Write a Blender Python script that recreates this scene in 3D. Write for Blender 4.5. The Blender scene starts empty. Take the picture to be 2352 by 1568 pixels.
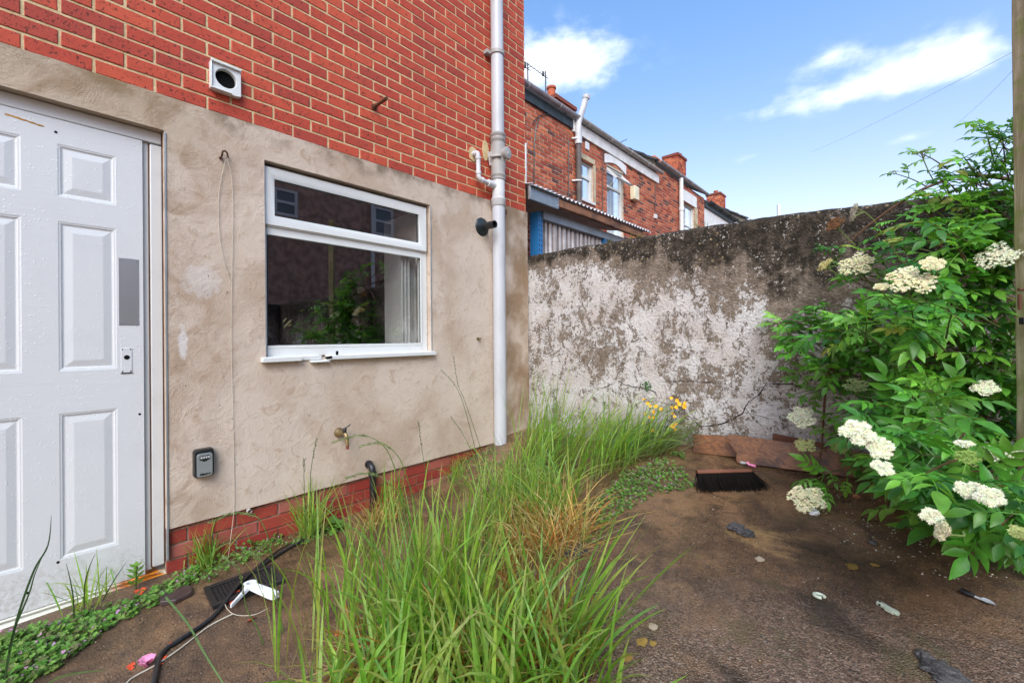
import bpy, bmesh, math, random
import numpy as np
from mathutils import Vector, Matrix, noise
C = bpy.context.scene.collection
scn = bpy.context.scene
rnd = random.Random(7)
PI = math.pi

# ------------------------------------------------------------------ camera
FPX, TH, ROLL, PITCH, SX, SY, CAMX, CAMZ = 991.75, .7401, -.0089, .0021, -6.6, -11.05, 2.636, 1.13
_F = np.array([-math.sin(TH)*math.cos(PITCH), math.cos(TH)*math.cos(PITCH), math.sin(PITCH)])
_R = np.array([math.cos(TH), math.sin(TH), 0.]); _U = np.cross(_R, _F)
_c, _s = math.cos(ROLL), math.sin(ROLL)
_R, _U = _c*_R+_s*_U, -_s*_R+_c*_U
_C = np.array([CAMX, 0., CAMZ])
cd = bpy.data.cameras.new('camera'); cam = bpy.data.objects.new('camera', cd); C.objects.link(cam)
cd.sensor_fit = 'HORIZONTAL'; cd.sensor_width = 36; cd.lens = FPX/2352*36
cd.shift_x = -SX/2352; cd.shift_y = SY/2352; cd.clip_start = .02; cd.clip_end = 3000
mw = Matrix.Identity(4)
for i in range(3):
    mw[i][0] = _R[i]; mw[i][1] = _U[i]; mw[i][2] = -_F[i]; mw[i][3] = _C[i]
cam.matrix_world = mw
scn.camera = cam
scn.view_settings.view_transform = 'Standard'; scn.view_settings.look = 'None'
scn.view_settings.exposure = 0.68; scn.view_settings.gamma = 1
scn.cycles.max_bounces = 5; scn.cycles.use_adaptive_sampling = True; scn.cycles.adaptive_threshold = .02; scn.cycles.transparent_max_bounces = 12
scn.cycles.sample_clamp_indirect = 4

def ray(x, y): return _F+_R*(x-1176-SX)/FPX-_U*(y-784-SY)/FPX
def onX(x, y, v=0.): d = ray(x, y); return Vector(_C+d*((v-_C[0])/d[0]))
def onY(x, y, v): d = ray(x, y); return Vector(_C+d*((v-_C[1])/d[1]))
def onD(x, y, t): return Vector(_C+ray(x, y)*t)
def ss(a, b, t):
    t = min(1, max(0, (t-a)/(b-a))); return t*t*(3-2*t)
def gz(x, y):
    slab = max(-.06, min(.35, .34-.12*(3.05-y)))
    strip = .27*ss(1.75, 3.0, y)
    w = ss(1.05, 1.5, x)
    z = strip*(1-w)+slab*w
    z += .010*noise.noise((x*1.7, y*1.7, 3))+.004*noise.noise((x*6, y*6, 1))
    if y > 3.3: z = .2
    if x < -.04: z = -.12
    k = ss(5, 12, max(abs(x-2), abs(y)))
    return z*(1-k)+.1*k
def onG(x, y, up=0.):
    d = ray(x, y); lo = .2; hi = None; t = .6
    while t < 12:
        p = _C+d*t
        if p[2] < gz(p[0], p[1]) or p[1] > 3.14: hi = t; break
        lo = t; t += .05
    hi = hi or t
    for _ in range(16):
        t = (lo+hi)/2; p = _C+d*t
        if p[2] < gz(p[0], p[1]) or p[1] > 3.14: hi = t
        else: lo = t
    return Vector((p[0], p[1], gz(p[0], p[1])+up))

# ------------------------------------------------------------------ sky and sun
SUN = Vector((.48, -.60, .76)).normalized()
w = bpy.data.worlds.new('World'); scn.world = w; w.use_nodes = True
nt = w.node_tree; nt.nodes.clear()
def wn(t, **k):
    n = nt.nodes.new(t)
    for a, b in k.items(): setattr(n, a, b)
    return n
wo = wn('ShaderNodeOutputWorld'); bg = wn('ShaderNodeBackground')
sky = wn('ShaderNodeTexSky', sky_type='NISHITA', sun_disc=False)
sky.sun_elevation = math.asin(SUN.z); sky.sun_rotation = math.atan2(SUN.x, SUN.y)
sky.altitude = 0; sky.air_density = 1.0; sky.dust_density = 2.2; sky.ozone_density = 1.6
bg.inputs['Strength'].default_value = .15
tc = wn('ShaderNodeTexCoord')
def L(a, b): nt.links.new(a, b)
def wm(op, a, b=None, c=None):
    n = wn('ShaderNodeMath', operation=op)
    for i, v in enumerate((a, b, c)):
        if v is None: continue
        if isinstance(v, (int, float)): n.inputs[i].default_value = v
        else: L(v, n.inputs[i])
    return n.outputs[0]
def wv(op, a, b):
    n = wn('ShaderNodeVectorMath', operation=op)
    for i, v in enumerate((a, b)):
        if isinstance(v, (tuple, Vector)): n.inputs[i].default_value = v
        else: L(v, n.inputs[i])
    return n.outputs['Value'] if op == 'DOT_PRODUCT' else n.outputs['Vector']
dirv = tc.outputs['Generated']
acc = None
for (px, py, ra, rb, amp) in ((1290, 130, .12, .052, .95), (1250, 165, .12, .04, .5), (2250, 112, .045, .034, .42), (2150, 118, .055, .036, .40), (2060, 150, .06, .030, .34), (1960, 122, .05, .032, .34), (1880, 148, .06, .026, .30), (1855, 228, .11, .022, .62), (2040, 205, .13, .022, .4), (2100, 315, .03, .010, .45), (1715, 362, .035, .012, .4), (300, -300, .3, .12, .8), (3500, 300, .3, .1, .9)):
    d = Vector(ray(px, py)).normalized()
    r = Vector((d.y, -d.x, 0)).normalized(); u = r.cross(d)
    df = wv('SUBTRACT', dirv, d)
    a = wm('MULTIPLY', wv('DOT_PRODUCT', df, r), 1/ra); b = wm('MULTIPLY', wv('DOT_PRODUCT', df, u), 1/rb)
    q = wm('ADD', wm('MULTIPLY', a, a), wm('MULTIPLY', b, b))
    e = wm('MULTIPLY', wm('POWER', 2.718, wm('MULTIPLY', q, -1.0)), amp)
    acc = e if acc is None else wm('ADD', acc, e)
nz = wn('ShaderNodeTexNoise'); nz.inputs['Scale'].default_value = 17; nz.inputs['Detail'].default_value = 8; nz.inputs['Roughness'].default_value = .55
mp = wn('ShaderNodeMapping'); mp.inputs['Scale'].default_value = (1, 1, 1.9); L(dirv, mp.inputs['Vector']); L(mp.outputs[0], nz.inputs['Vector'])
cl = wm('ADD', acc, wm('MULTIPLY', wm('SUBTRACT', nz.outputs['Fac'], .5), 1.6))
mr = wn('ShaderNodeMapRange', interpolation_type='SMOOTHSTEP'); L(cl, mr.inputs['Value'])
mr.inputs['From Min'].default_value = .16; mr.inputs['From Max'].default_value = 1.25; mr.inputs['To Max'].default_value = .86
cf = wm('MULTIPLY', mr.outputs[0], wm('MINIMUM', wm('MULTIPLY', acc, 2.2), 1.0))
tint = wn('ShaderNodeMix', data_type='RGBA', blend_type='MULTIPLY'); tint.inputs['Factor'].default_value = 1
L(sky.outputs[0], tint.inputs['A'])
tz = wn('ShaderNodeMapRange', interpolation_type='SMOOTHSTEP'); sx_ = wn('ShaderNodeSeparateXYZ'); L(dirv, sx_.inputs[0]); L(sx_.outputs[2], tz.inputs['Value']); tz.inputs['From Min'].default_value = .12; tz.inputs['From Max'].default_value = .66
tm = wn('ShaderNodeMix', data_type='RGBA'); L(tz.outputs[0], tm.inputs['Factor']); tm.inputs['A'].default_value = (1.70, 1.36, 1.26, 1); tm.inputs['B'].default_value = (1.06, 1.36, 1.56, 1); L(tm.outputs['Result'], tint.inputs['B'])
mx = wn('ShaderNodeMix', data_type='RGBA'); L(cf, mx.inputs['Factor']); L(tint.outputs['Result'], mx.inputs['A']); mx.inputs['B'].default_value = (6.6, 6.9, 7.3, 1)
L(mx.outputs['Result'], bg.inputs['Color']); L(bg.outputs[0], wo.inputs['Surface'])

sd = bpy.data.lights.new('sun', 'SUN'); so = bpy.data.objects.new('sun', sd); C.objects.link(so)
sd.energy = 1.6; sd.angle = math.radians(35); sd.color = (1, .96, .9)
so.rotation_euler = SUN.to_track_quat('Z', 'Y').to_euler()

# ------------------------------------------------------------------ helpers
class G:
    """material builder"""
    def __init__(s, name, rough=.6, spec=.4, metal=0., color=(.5, .5, .5)):
        s.m = bpy.data.materials.new(name); s.m.use_nodes = True; s.t = s.m.node_tree
        s.b = s.t.nodes['Principled BSDF']
        s.b.inputs['Roughness'].default_value = rough; s.b.inputs['Specular IOR Level'].default_value = spec
        s.b.inputs['Metallic'].default_value = metal; s.b.inputs['Base Color'].default_value = (*color, 1)
        s._v = None
    def n(s, t, ins=None, **k):
        n = s.t.nodes.new(t)
        for a, b in k.items(): setattr(n, a, b)
        for a, b in (ins or {}).items(): s.set(n.inputs[a], b)
        return n
    def set(s, sock, v):
        if isinstance(v, bpy.types.NodeSocket): s.t.links.new(v, sock)
        elif isinstance(v, (tuple, list)) and len(v) == 3 and sock.type == 'RGBA': sock.default_value = (*v, 1)
        else: sock.default_value = v
    @property
    def v(s):
        if s._v is None: s._v = s.n('ShaderNodeTexCoord').outputs['Object']
        return s._v
    def map(s, scale=(1, 1, 1), vec=None, rot=(0, 0, 0), loc=(0, 0, 0)):
        return s.n('ShaderNodeMapping', {'Vector': vec or s.v, 'Scale': scale, 'Rotation': rot, 'Location': loc}).outputs[0]
    def noise(s, scale, detail=4, rough=.55, dist=0., vec=None):
        return s.n('ShaderNodeTexNoise', {'Vector': vec or s.v, 'Scale': scale, 'Detail': detail, 'Roughness': rough, 'Distortion': dist}).outputs['Fac']
    def vor(s, scale, vec=None, out='Distance', **k):
        return s.n('ShaderNodeTexVoronoi', {'Vector': vec or s.v, 'Scale': scale}, **k).outputs[out]
    def ramp(s, f, a, b, lo=0., hi=1.):
        return s.n('ShaderNodeMapRange', {'Value': f, 'From Min': a, 'From Max': b, 'To Min': lo, 'To Max': hi}, interpolation_type='SMOOTHSTEP').outputs[0]
    def mix(s, f, a, b, blend='MIX'):
        n = s.n('ShaderNodeMix', data_type='RGBA', blend_type=blend)
        s.set(n.inputs['Factor'], f); s.set(n.inputs['A'], a); s.set(n.inputs['B'], b)
        return n.outputs['Result']
    def ma(s, op, a, b=0., c=None):
        n = s.n('ShaderNodeMath', operation=op)
        s.set(n.inputs[0], a); s.set(n.inputs[1], b)
        if c is not None: s.set(n.inputs[2], c)
        return n.outputs[0]
    def xyz(s): return s.n('ShaderNodeSeparateXYZ', {0: s.v}).outputs
    def attr(s, name='Col', out='Color'): return s.n('ShaderNodeAttribute', attribute_name=name).outputs[out]
    def bump(s, h, strength=.5, dist=.01):
        s.set(s.b.inputs['Normal'], s.n('ShaderNodeBump', {'Height': h, 'Strength': strength, 'Distance': dist}).outputs[0])
    def col(s, c): s.set(s.b.inputs['Base Color'], c); return s
    def rough(s, c): s.set(s.b.inputs['Roughness'], c); return s

class MB:
    """mesh collector with a colour per face"""
    def __init__(s): s.v = []; s.f = []; s.c = []; s.col = (1, 1, 1)
    def add(s, vs, fs, col=None):
        o = len(s.v); s.v.extend([tuple(p) for p in vs])
        for f in fs: s.f.append([o+i for i in f]); s.c.append(col or s.col)
    def box(s, a, b, col=None):
        x0, y0, z0 = a; x1, y1, z1 = b
        s.add([(x0, y0, z0), (x1, y0, z0), (x1, y1, z0), (x0, y1, z0), (x0, y0, z1), (x1, y0, z1), (x1, y1, z1), (x0, y1, z1)],
              [(3, 2, 1, 0), (4, 5, 6, 7), (0, 1, 5, 4), (1, 2, 6, 5), (2, 3, 7, 6), (3, 0, 4, 7)], col)
    def hexa(s, p, col=None):   # eight corners: bottom ring then top ring
        s.add(p, [(3, 2, 1, 0), (4, 5, 6, 7), (0, 1, 5, 4), (1, 2, 6, 5), (2, 3, 7, 6), (3, 0, 4, 7)], col)
    def bar(s, p, q, wd, ht, up=Vector((0, 0, 1)), col=None):
        p, q = Vector(p), Vector(q); d = (q-p).normalized(); sd = d.cross(up).normalized()*wd/2; u = sd.cross(d).normalized()*ht/2
        s.hexa([p-sd-u, p+sd-u, q+sd-u, q-sd-u, p-sd+u, p+sd+u, q+sd+u, q-sd+u], col)
    def tube(s, pts, rad, n=8, col=None, cap=True):
        pts = [Vector(p) for p in pts]; m = len(pts)
        if not isinstance(rad, (list, tuple)): rad = [rad]*m
        vs = []; fs = []
        up = None
        for i in range(m):
            d = (pts[min(i+1, m-1)]-pts[max(i-1, 0)])
            d = d.normalized() if d.length > 1e-9 else Vector((0, 0, 1))
            if up is None:
                up = Vector((0, 0, 1)) if abs(d.z) < .9 else Vector((1, 0, 0))
            a = d.cross(up)
            if a.length < 1e-4: a = d.cross(Vector((.3, .9, .1)))
            a.normalize(); b = a.cross(d).normalized(); up = b
            for k in range(n):
                t = 2*PI*k/n; vs.append(pts[i]+(a*math.cos(t)+b*math.sin(t))*rad[i])
        for i in range(m-1):
            for k in range(n):
                fs.append((i*n+k, i*n+(k+1) % n, (i+1)*n+(k+1) % n, (i+1)*n+k))
        if cap: fs.append(tuple(range(n))[::-1]); fs.append(tuple((m-1)*n+k for k in range(n)))
        s.add(vs, fs, col)
    def disc(s, c, nrm, r, h, n=24, col=None):
        c = Vector(c); nrm = Vector(nrm).normalized(); s.tube([c, c+nrm*h], r, n, col)
    def lathe(s, c, axis, prof, n=20, col=None, cap=True):
        c = Vector(c); ax = Vector(axis).normalized()
        s.tube_prof([(c+ax*h, r) for h, r in prof], ax, n, col, cap)
    def tube_prof(s, pr, ax, n, col, cap):
        a = ax.orthogonal().normalized(); b = ax.cross(a); vs = []; fs = []
        for p, r in pr:
            for k in range(n):
                t = 2*PI*k/n; vs.append(p+(a*math.cos(t)+b*math.sin(t))*r)
        m = len(pr)
        for i in range(m-1):
            for k in range(n): fs.append((i*n+k, i*n+(k+1) % n, (i+1)*n+(k+1) % n, (i+1)*n+k))
        if cap: fs.append(tuple(range(n))[::-1]); fs.append(tuple((m-1)*n+k for k in range(n)))
        s.add(vs, fs, col)
    def build(s, name, mat, parent=None, smooth=False, bevel=0., seg=2):
        me = bpy.data.meshes.new(name); me.from_pydata(s.v, [], s.f); me.update()
        ca = me.color_attributes.new('Col', 'FLOAT_COLOR', 'CORNER')
        arr = np.ones((len(me.loops), 4), dtype=np.float32)
        cols = np.array(s.c, dtype=np.float32); cnt = np.array([len(f) for f in s.f])
        arr[:, :3] = np.repeat(cols, cnt, axis=0)
        ca.data.foreach_set('color', arr.ravel())
        me.materials.append(mat.m if isinstance(mat, G) else mat)
        if smooth: me.polygons.foreach_set('use_smooth', [True]*len(me.polygons))
        o = bpy.data.objects.new(name, me); C.objects.link(o)
        if parent is not None:
            o.parent = parent
            t = parent; off = Vector((0, 0, 0))
            while t: off += t.location; t = t.parent
            o.location = -off
        if bevel:
            b = o.modifiers.new('bevel', 'BEVEL'); b.width = bevel; b.segments = seg; b.limit_method = 'ANGLE'; b.angle_limit = .6
            me.polygons.foreach_set('use_smooth', [True]*len(me.polygons))
            if hasattr(me, 'set_sharp_from_angle'): me.set_sharp_from_angle(angle=.9)
        elif smooth and hasattr(me, 'set_sharp_from_angle'): me.set_sharp_from_angle(angle=.9)
        return o
def tag(o, label=None, cat=None, group=None, kind=None):
    if label: o['label'] = label
    if cat: o['category'] = cat
    if group: o['group'] = group
    if kind: o['kind'] = kind
    return o
def empty(name, loc, label, cat, group=None):
    o = bpy.data.objects.new(name, None); C.objects.link(o); o.location = loc; o.empty_display_size = .1
    return tag(o, label, cat, group)
def smooth_path(pts, n=6):
    pts = [Vector(p) for p in pts]; out = []
    for i in range(len(pts)-1):
        p0, p1, p2, p3 = pts[max(i-1, 0)], pts[i], pts[i+1], pts[min(i+2, len(pts)-1)]
        for k in range(n):
            t = k/n; out.append(.5*((2*p1)+(p2-p0)*t+(2*p0-5*p1+4*p2-p3)*t*t+(3*p1-p0-3*p2+p3)*t**3))
    return out+[pts[-1]]
def blob(mb, c, r, seed, n=3, amp=.35, freq=1.5, col=None):
    bm = bmesh.new(); bmesh.ops.create_icosphere(bm, subdivisions=n, radius=1)
    for v in bm.verts:
        k = 1+amp*noise.noise(v.co*freq+Vector((seed*3.1, seed, 0)))+amp*.5*noise.noise(v.co*freq*3+Vector((seed, 9, 0)))
        v.co = Vector((v.co.x*r[0]*k, v.co.y*r[1]*k, v.co.z*r[2]*k))+Vector(c)
    bm.verts.ensure_lookup_table()
    mb.add([v.co for v in bm.verts], [[v.index for v in f.verts] for f in bm.faces], col); bm.free()

# ------------------------------------------------------------------ materials
def plain(name, col, rough=.5, spec=.4, metal=0., bump=None, var=0.):
    g = G(name, rough, spec, metal, col)
    if var:
        n = g.noise(6, 5); g.col(g.mix(g.ramp(n, .3, .7), tuple(c*(1-var) for c in col), tuple(min(1, c*(1+var)) for c in col)))
    if bump: g.bump(g.noise(bump[0], 6), bump[1], bump[2])
    return g

def brick_mat(name, c1, c2, c3, speck=.5, rough=.75):
    g = G(name, rough, .35)
    a = g.n('ShaderNodeSeparateColor', {0: g.attr()}).outputs
    base = g.mix(g.ramp(a[0], .1, .9), c1, c2)
    base = g.mix(g.ramp(a[1], .72, .98, 0, .8), base, c3)
    big = g.noise(9, 5, .6); base = g.mix(g.ramp(big, .35, .7, 0, .35), base, tuple(c*.62 for c in c1))
    sp = g.noise(105, 3, .65, .4, g.map((1, .8, .6)))
    drag = g.noise(45, 3, .6, 1.5, g.map((1, .6, 1.2)))
    dk = g.ma('MULTIPLY', g.ramp(sp, .56, .64), g.ramp(drag, .40, .56))
    base = g.mix(g.ma('MULTIPLY', dk, speck), base, (.035, .012, .012))
    fine = g.noise(260, 2); base = g.mix(g.ramp(fine, .3, .75, 0, .25), base, tuple(min(1, c*1.35+.02) for c in c2))
    g.col(base)
    h = g.ma('ADD', g.ma('MULTIPLY', dk, -1.0), g.ma('MULTIPLY', g.noise(220, 4), .7))
    g.bump(h, .5, .003); return g
M = {}
M['brick'] = brick_mat('orange_red_brick', (.40, .050, .027), (.51, .082, .038), (.28, .036, .027), 1.0)
M['plinth'] = brick_mat('engineering_brick', (.26, .035, .028), (.33, .055, .038), (.38, .15, .12), .15, .42)
def terrace_brick():
    g = G('weathered_terrace_brick', .85, .3)
    a = g.n('ShaderNodeSeparateColor', {0: g.attr()}).outputs
    b = g.mix(g.ramp(a[0], .05, .95), (.31, .060, .030), (.55, .15, .068))
    b = g.mix(g.ramp(a[1], .74, .95), b, (.13, .05, .038))
    b = g.mix(g.ramp(a[2], .9, .99), b, (.58, .20, .09))
    n = g.noise(25, 5, .65); b = g.mix(g.ramp(n, .5, .8, 0, .6), b, (.13, .07, .05))
    g.col(b); g.bump(g.noise(60, 5), .6, .01); return g
M['terrace'] = terrace_brick()
def mortar(name, a, b):
    g = G(name, .9, .2); n = g.noise(30, 6, .6); g.col(g.mix(g.ramp(n, .3, .7), a, b)); g.bump(g.noise(140, 4), .6, .004); return g
M['mortar'] = mortar('cream_mortar', (.50, .375, .20), (.66, .52, .31))
M['mortar_dark'] = mortar('grey_mortar', (.22, .17, .13), (.36, .29, .22))
M['mortar_old'] = mortar('pale_old_mortar', (.42, .35, .27), (.60, .52, .43))

def stucco():
    g = G('trowelled_render', .88, .2)
    x, y, z = g.xyz()
    warp = g.n('ShaderNodeTexNoise', {'Vector': g.v, 'Scale': 3.0, 'Detail': 3}).outputs['Color']
    wv_ = g.n('ShaderNodeVectorMath', {0: g.v, 1: g.n('ShaderNodeVectorMath', {0: warp, 1: (.35, .35, .35)}, operation='MULTIPLY').outputs[0]}, operation='ADD').outputs[0]
    d1 = g.vor(3.2, wv_); d2 = g.vor(4.6, g.map((1, 1, 1), wv_, loc=(0, 3.3, 1.7)))
    arcs = g.ma('ADD', g.ma('SINE', g.ma('MULTIPLY', d1, 170.)), g.ma('SINE', g.ma('MULTIPLY', d2, 230.)))
    am = g.ramp(g.noise(7, 4), .42, .62)
    arcs = g.ma('MULTIPLY', arcs, am)
    fine = g.noise(70, 8, .7, .6); mid = g.noise(14, 5, .6, 1.2)
    big = g.noise(1.7, 5, .6, .6); b2 = g.noise(4.0, 6, .62, .8, g.map((1, 1, .8)))
    c = g.mix(g.ramp(big, .36, .62), (.45, .345, .265), (.57, .470, .390))
    c = g.mix(g.ramp(b2, .52, .70, 0, .55), c, (.60, .51, .43))
    c = g.mix(g.ramp(mid, .52, .75, 0, .5), c, (.34, .22, .135))
    # dirt along the top edge and the lintel, cleaner grey low down
    topd = g.ma('MULTIPLY', g.ramp(g.ma('ADD', z, g.ma('MULTIPLY', g.ma('SUBTRACT', g.noise(5, 5), .5), .22)), 2.20, 2.33), g.ramp(g.noise(8, 5), .38, .62))
    c = g.mix(g.ma('MULTIPLY', topd, .75), c, (.12, .085, .05))
    ly = g.ramp(y, .75, .35); c = g.mix(g.ma('MULTIPLY', g.ma('MULTIPLY', ly, g.ramp(z, 1.9, 2.2)), .45), c, (.29, .215, .115))
    cy = g.ramp(y, 2.76, 2.86); c = g.mix(g.ma('MULTIPLY', g.ma('MULTIPLY', cy, g.ramp(g.noise(3, 5), .35, .6)), .75), c, (.21, .125, .06))
    jy = g.ma('MULTIPLY', g.ramp(y, .75, .47), g.ramp(g.noise(5, 6, .6, 1), .45, .68)); c = g.mix(g.ma('MULTIPLY', jy, .55), c, (.24, .145, .075))
    # white paint smears
    def smear(y0, z0, ry, rz):
        a = g.ma('DIVIDE', g.ma('SUBTRACT', y, y0), ry); b = g.ma('DIVIDE', g.ma('SUBTRACT', z, z0), rz)
        q = g.ma('ADD', g.ma('MULTIPLY', a, a), g.ma('MULTIPLY', b, b))
        return g.ramp(g.ma('ADD', q, g.ma('MULTIPLY', g.ma('SUBTRACT', g.noise(28, 5, .7), .5), 2.2)), 1.0, .2)
    s1 = g.ma('MAXIMUM', smear(.488, 1.12, .022, .11), g.ma('MULTIPLY', smear(.57, 1.43, .10, .10), .55))
    c = g.mix(g.ma('MULTIPLY', s1, .75), c, (.66, .63, .62))
    pits = g.ramp(g.noise(45, 2, .5), .74, .80); c = g.mix(pits, c, (.16, .10, .06))
    ab = g.ramp(arcs, -.9, -1.7, 0, .35); c = g.mix(ab, c, (.25, .17, .11))
    c = g.mix(g.ramp(fine, .55, .8, 0, .35), c, (.58, .49, .41))
    g.col(c)
    h = g.ma('ADD', g.ma('MULTIPLY', arcs, .065), g.ma('ADD', g.ma('MULTIPLY', fine, 1.0), g.ma('MULTIPLY', mid, 1.6)))
    g.bump(h, .46, .006); return g
M['stucco'] = stucco()
def wallmat():
    g = G('flaking_white_yard_wall', .9, .25)
    x, y, z = g.xyz()
    fl = g.noise(42, 6, .75, 1.0); md = g.noise(11, 7, .68, .6, g.map((1, 1, .75))); big = g.noise(2.1, 4, .55, .4, g.map((1, 1, .8), loc=(3.1, 0, 2.2)))
    streak = g.noise(6, 5, .6, .3, g.map((1, 1, .18)))
    v = g.ma('ADD', g.ma('MULTIPLY', fl, 1.5), g.ma('ADD', g.ma('MULTIPLY', md, 1.25), g.ma('ADD', g.ma('MULTIPLY', big, .85), g.ma('MULTIPLY', streak, .6))))   # mean about 1.57
    # height of the black mossy band grows to the right
    band = g.ma('ADD', g.ma('MULTIPLY', g.ramp(x, .1, 2.6), .46), .09)
    top = g.ma('SUBTRACT', 1.90, z); rel = g.ma('DIVIDE', top, band)
    wet = g.ma('SUBTRACT', g.ramp(rel, .25, 1.7), 1.0)
    low = g.ramp(z, .95, .70)
    right = g.ramp(x, 1.95, 2.5)
    thr = g.ma('ADD', v, g.ma('ADD', g.ma('MULTIPLY', wet, .40), g.ma('ADD', g.ma('MULTIPLY', low, .12), g.ma('MULTIPLY', right, -.07))))
    wf = g.ramp(thr, 2.045, 2.115)
    un = g.noise(20, 7, .7); brown = g.mix(g.ramp(un, .3, .7), (.13, .098, .072), (.26, .205, .160))
    pink = g.mix(g.ramp(g.noise(5, 5), .4, .65), (.64, .62, .61), (.55, .495, .465))
    white = g.mix(g.ramp(g.noise(60, 5, .7), .35, .7), g.mix(.45, pink, (.36, .30, .26)), pink)
    c = g.mix(wf, brown, white)
    black = g.mix(g.ramp(g.noise(18, 6, .7), .4, .7), (.022, .017, .012), (.085, .065, .047))
    bf = g.ramp(g.ma('ADD', rel, g.ma('ADD', g.ma('MULTIPLY', g.ma('SUBTRACT', g.noise(9, 7, .7), .5), 1.6), g.ma('MULTIPLY', g.ma('SUBTRACT', streak, .5), 3.0))), 1.05, .45)
    c = g.mix(g.ma('MULTIPLY', bf, g.ramp(thr, 2.03, 1.92, .1, 1)), c, black)
    fk = g.ma('MULTIPLY', g.ramp(g.noise(62, 3, .6, .5), .60, .64), g.ramp(g.noise(7, 5, .65), .44, .58)); c = g.mix(g.ma('MULTIPLY', fk, .85), c, (.50, .46, .43))
    # lichen spots
    lc = g.ma('MULTIPLY', g.ramp(g.vor(22), .22, .14), g.ramp(g.noise(5, 3), .50, .62)); lc = g.ma('MULTIPLY', lc, g.ramp(z, 1.35, 1.7))
    c = g.mix(g.ma('MULTIPLY', lc, .6), c, (.36, .27, .15))
    green = g.ma('MULTIPLY', g.ramp(z, .55, .33), g.ramp(g.noise(7, 5), .4, .65)); c = g.mix(g.ma('MULTIPLY', green, .6), c, (.11, .10, .045))
    g.col(c)
    h = g.ma('ADD', g.ma('MULTIPLY', wf, .5), g.ma('ADD', g.ma('MULTIPLY', g.vor(75), -1.0), g.ma('MULTIPLY', fl, 1.2)))
    g.bump(h, .75, .007); return g
M['yardwall'] = wallmat()
def groundmat():
    g = G('wet_brown_concrete', .5, .5)
    x, y, z = g.xyz()
    p1 = g.vor(165, g.map((1, 1, .3))); pc = g.vor(165, g.map((1, 1, .3)), 'Color'); pcs = g.n('ShaderNodeSeparateColor', {0: pc}).outputs[0]
    near = g.ramp(g.ma('ADD', g.ma('ADD', g.ma('MULTIPLY', y, -1.), g.ma('MULTIPLY', x, .55)), g.ma('MULTIPLY', g.noise(2.5, 4), .6)), -.55, .05); near = g.ma('MULTIPLY', near, g.ramp(x, .9, 1.4, .12, 1))
    big = g.noise(2.2, 8, .72, .6); md = g.noise(8, 7, .72, .5)
    c = g.mix(g.ramp(big, .34, .64), (.052, .028, .015), (.225, .122, .058))
    c = g.mix(g.ramp(md, .46, .66, 0, .75), c, (.030, .016, .009))
    # ochre tracks across the slab
    oc = g.noise(3.2, 8, .72, .8, g.map((.6, 1.3, 1), rot=(0, 0, .5))); c = g.mix(g.ramp(oc, .54, .72, 0, .8), c, (.36, .22, .09))
    gritty = g.mix(g.ramp(pcs, .2, .9), (.080, .052, .039), (.29, .185, .135))
    gritty = g.mix(g.ramp(pcs, .93, .97), gritty, (.36, .30, .24))
    c = g.mix(g.ma('MULTIPLY', near, g.ramp(md, .30, .6, .25, .8)), c, gritty)
    fine = g.noise(190, 4, .7); c = g.mix(g.ramp(fine, .52, .68, 0, .7), c, (.34, .22, .13)); c = g.mix(g.ramp(fine, .47, .34, 0, .7), c, (.016, .010, .007))
    pal = g.ramp(g.vor(42), .10, .06); pal = g.ma('MULTIPLY', pal, g.ramp(g.noise(6, 2), .42, .52)); c = g.mix(g.ma('MULTIPLY', pal, .9), c, (.46, .39, .30))
    sm = g.ma('MULTIPLY', g.ramp(g.noise(5, 6, .7, .3, g.map(loc=(8, 1, 0))), .56, .66), g.ramp(g.ma('ADD', x, g.ma('MULTIPLY', y, .3)), 1.7, 2.6)); c = g.mix(g.ma('MULTIPLY', sm, .55), c, (.085, .075, .028))
    black = g.ramp(g.noise(1.6, 5, .6, .5, g.map(loc=(5, 2, 0))), .58, .68); c = g.mix(g.ma('MULTIPLY', black, .7), c, (.020, .013, .010))
    g.col(c)
    wet = g.ramp(g.noise(2.6, 4, .6, .4, g.map(loc=(1, 7, 0))), .38, .56)
    g.rough(g.ma('SUBTRACT', .60, g.ma('MULTIPLY', wet, .42)))
    h = g.ma('ADD', g.ma('MULTIPLY', p1, g.ma('ADD', g.ma('MULTIPLY', near, -.75), -.2)), g.ma('ADD', g.ma('MULTIPLY', g.noise(120, 6, .7), .8), g.ma('MULTIPLY', md, .9)))
    g.bump(h, .8, .008); return g
M['ground'] = groundmat()
def upvc(name, col=(.74, .75, .75), dirt=.35, droplets=False, grain=False, rough=.32):
    g = G(name, rough, .45)
    n = g.noise(5, 6, .65); c = g.mix(g.ramp(n, .45, .8, 0, dirt), col, tuple(v*.72 for v in col))
    n2 = g.noise(40, 5, .7); c = g.mix(g.ramp(n2, .66, .74, 0, dirt), c, (.30, .24, .17))
    h = g.ma('MULTIPLY', g.noise(20, 3), .15)
    if grain:
        gr = g.noise(30, 5, .6, 1.4, g.map((1, .22, 3.6))); h = g.ma('ADD', h, g.ma('MULTIPLY', gr, .55))
    if droplets:
        d = g.ma('MULTIPLY', g.ramp(g.vor(75), .30, .05), g.ramp(g.n('ShaderNodeSeparateColor', {0: g.vor(75, out='Color')}).outputs[1], .62, .66))
        h = g.ma('ADD', h, g.ma('MULTIPLY', d, .9)); c = g.mix(g.ma('MULTIPLY', d, .4), c, (.9, .9, .9))
    if droplets:
        z = g.xyz()[2]; sp = g.ma('MULTIPLY', g.ramp(g.ma('ADD', z, g.ma('MULTIPLY', g.ma('SUBTRACT', g.noise(9, 7, .75), .5), .5)), .24, .04), g.ramp(g.noise(55, 5, .75), .42, .62)); c = g.mix(g.ma('MULTIPLY', sp, .35), c, (.24, .18, .12))
    g.col(c); g.bump(h, .35, .004); return g
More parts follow.
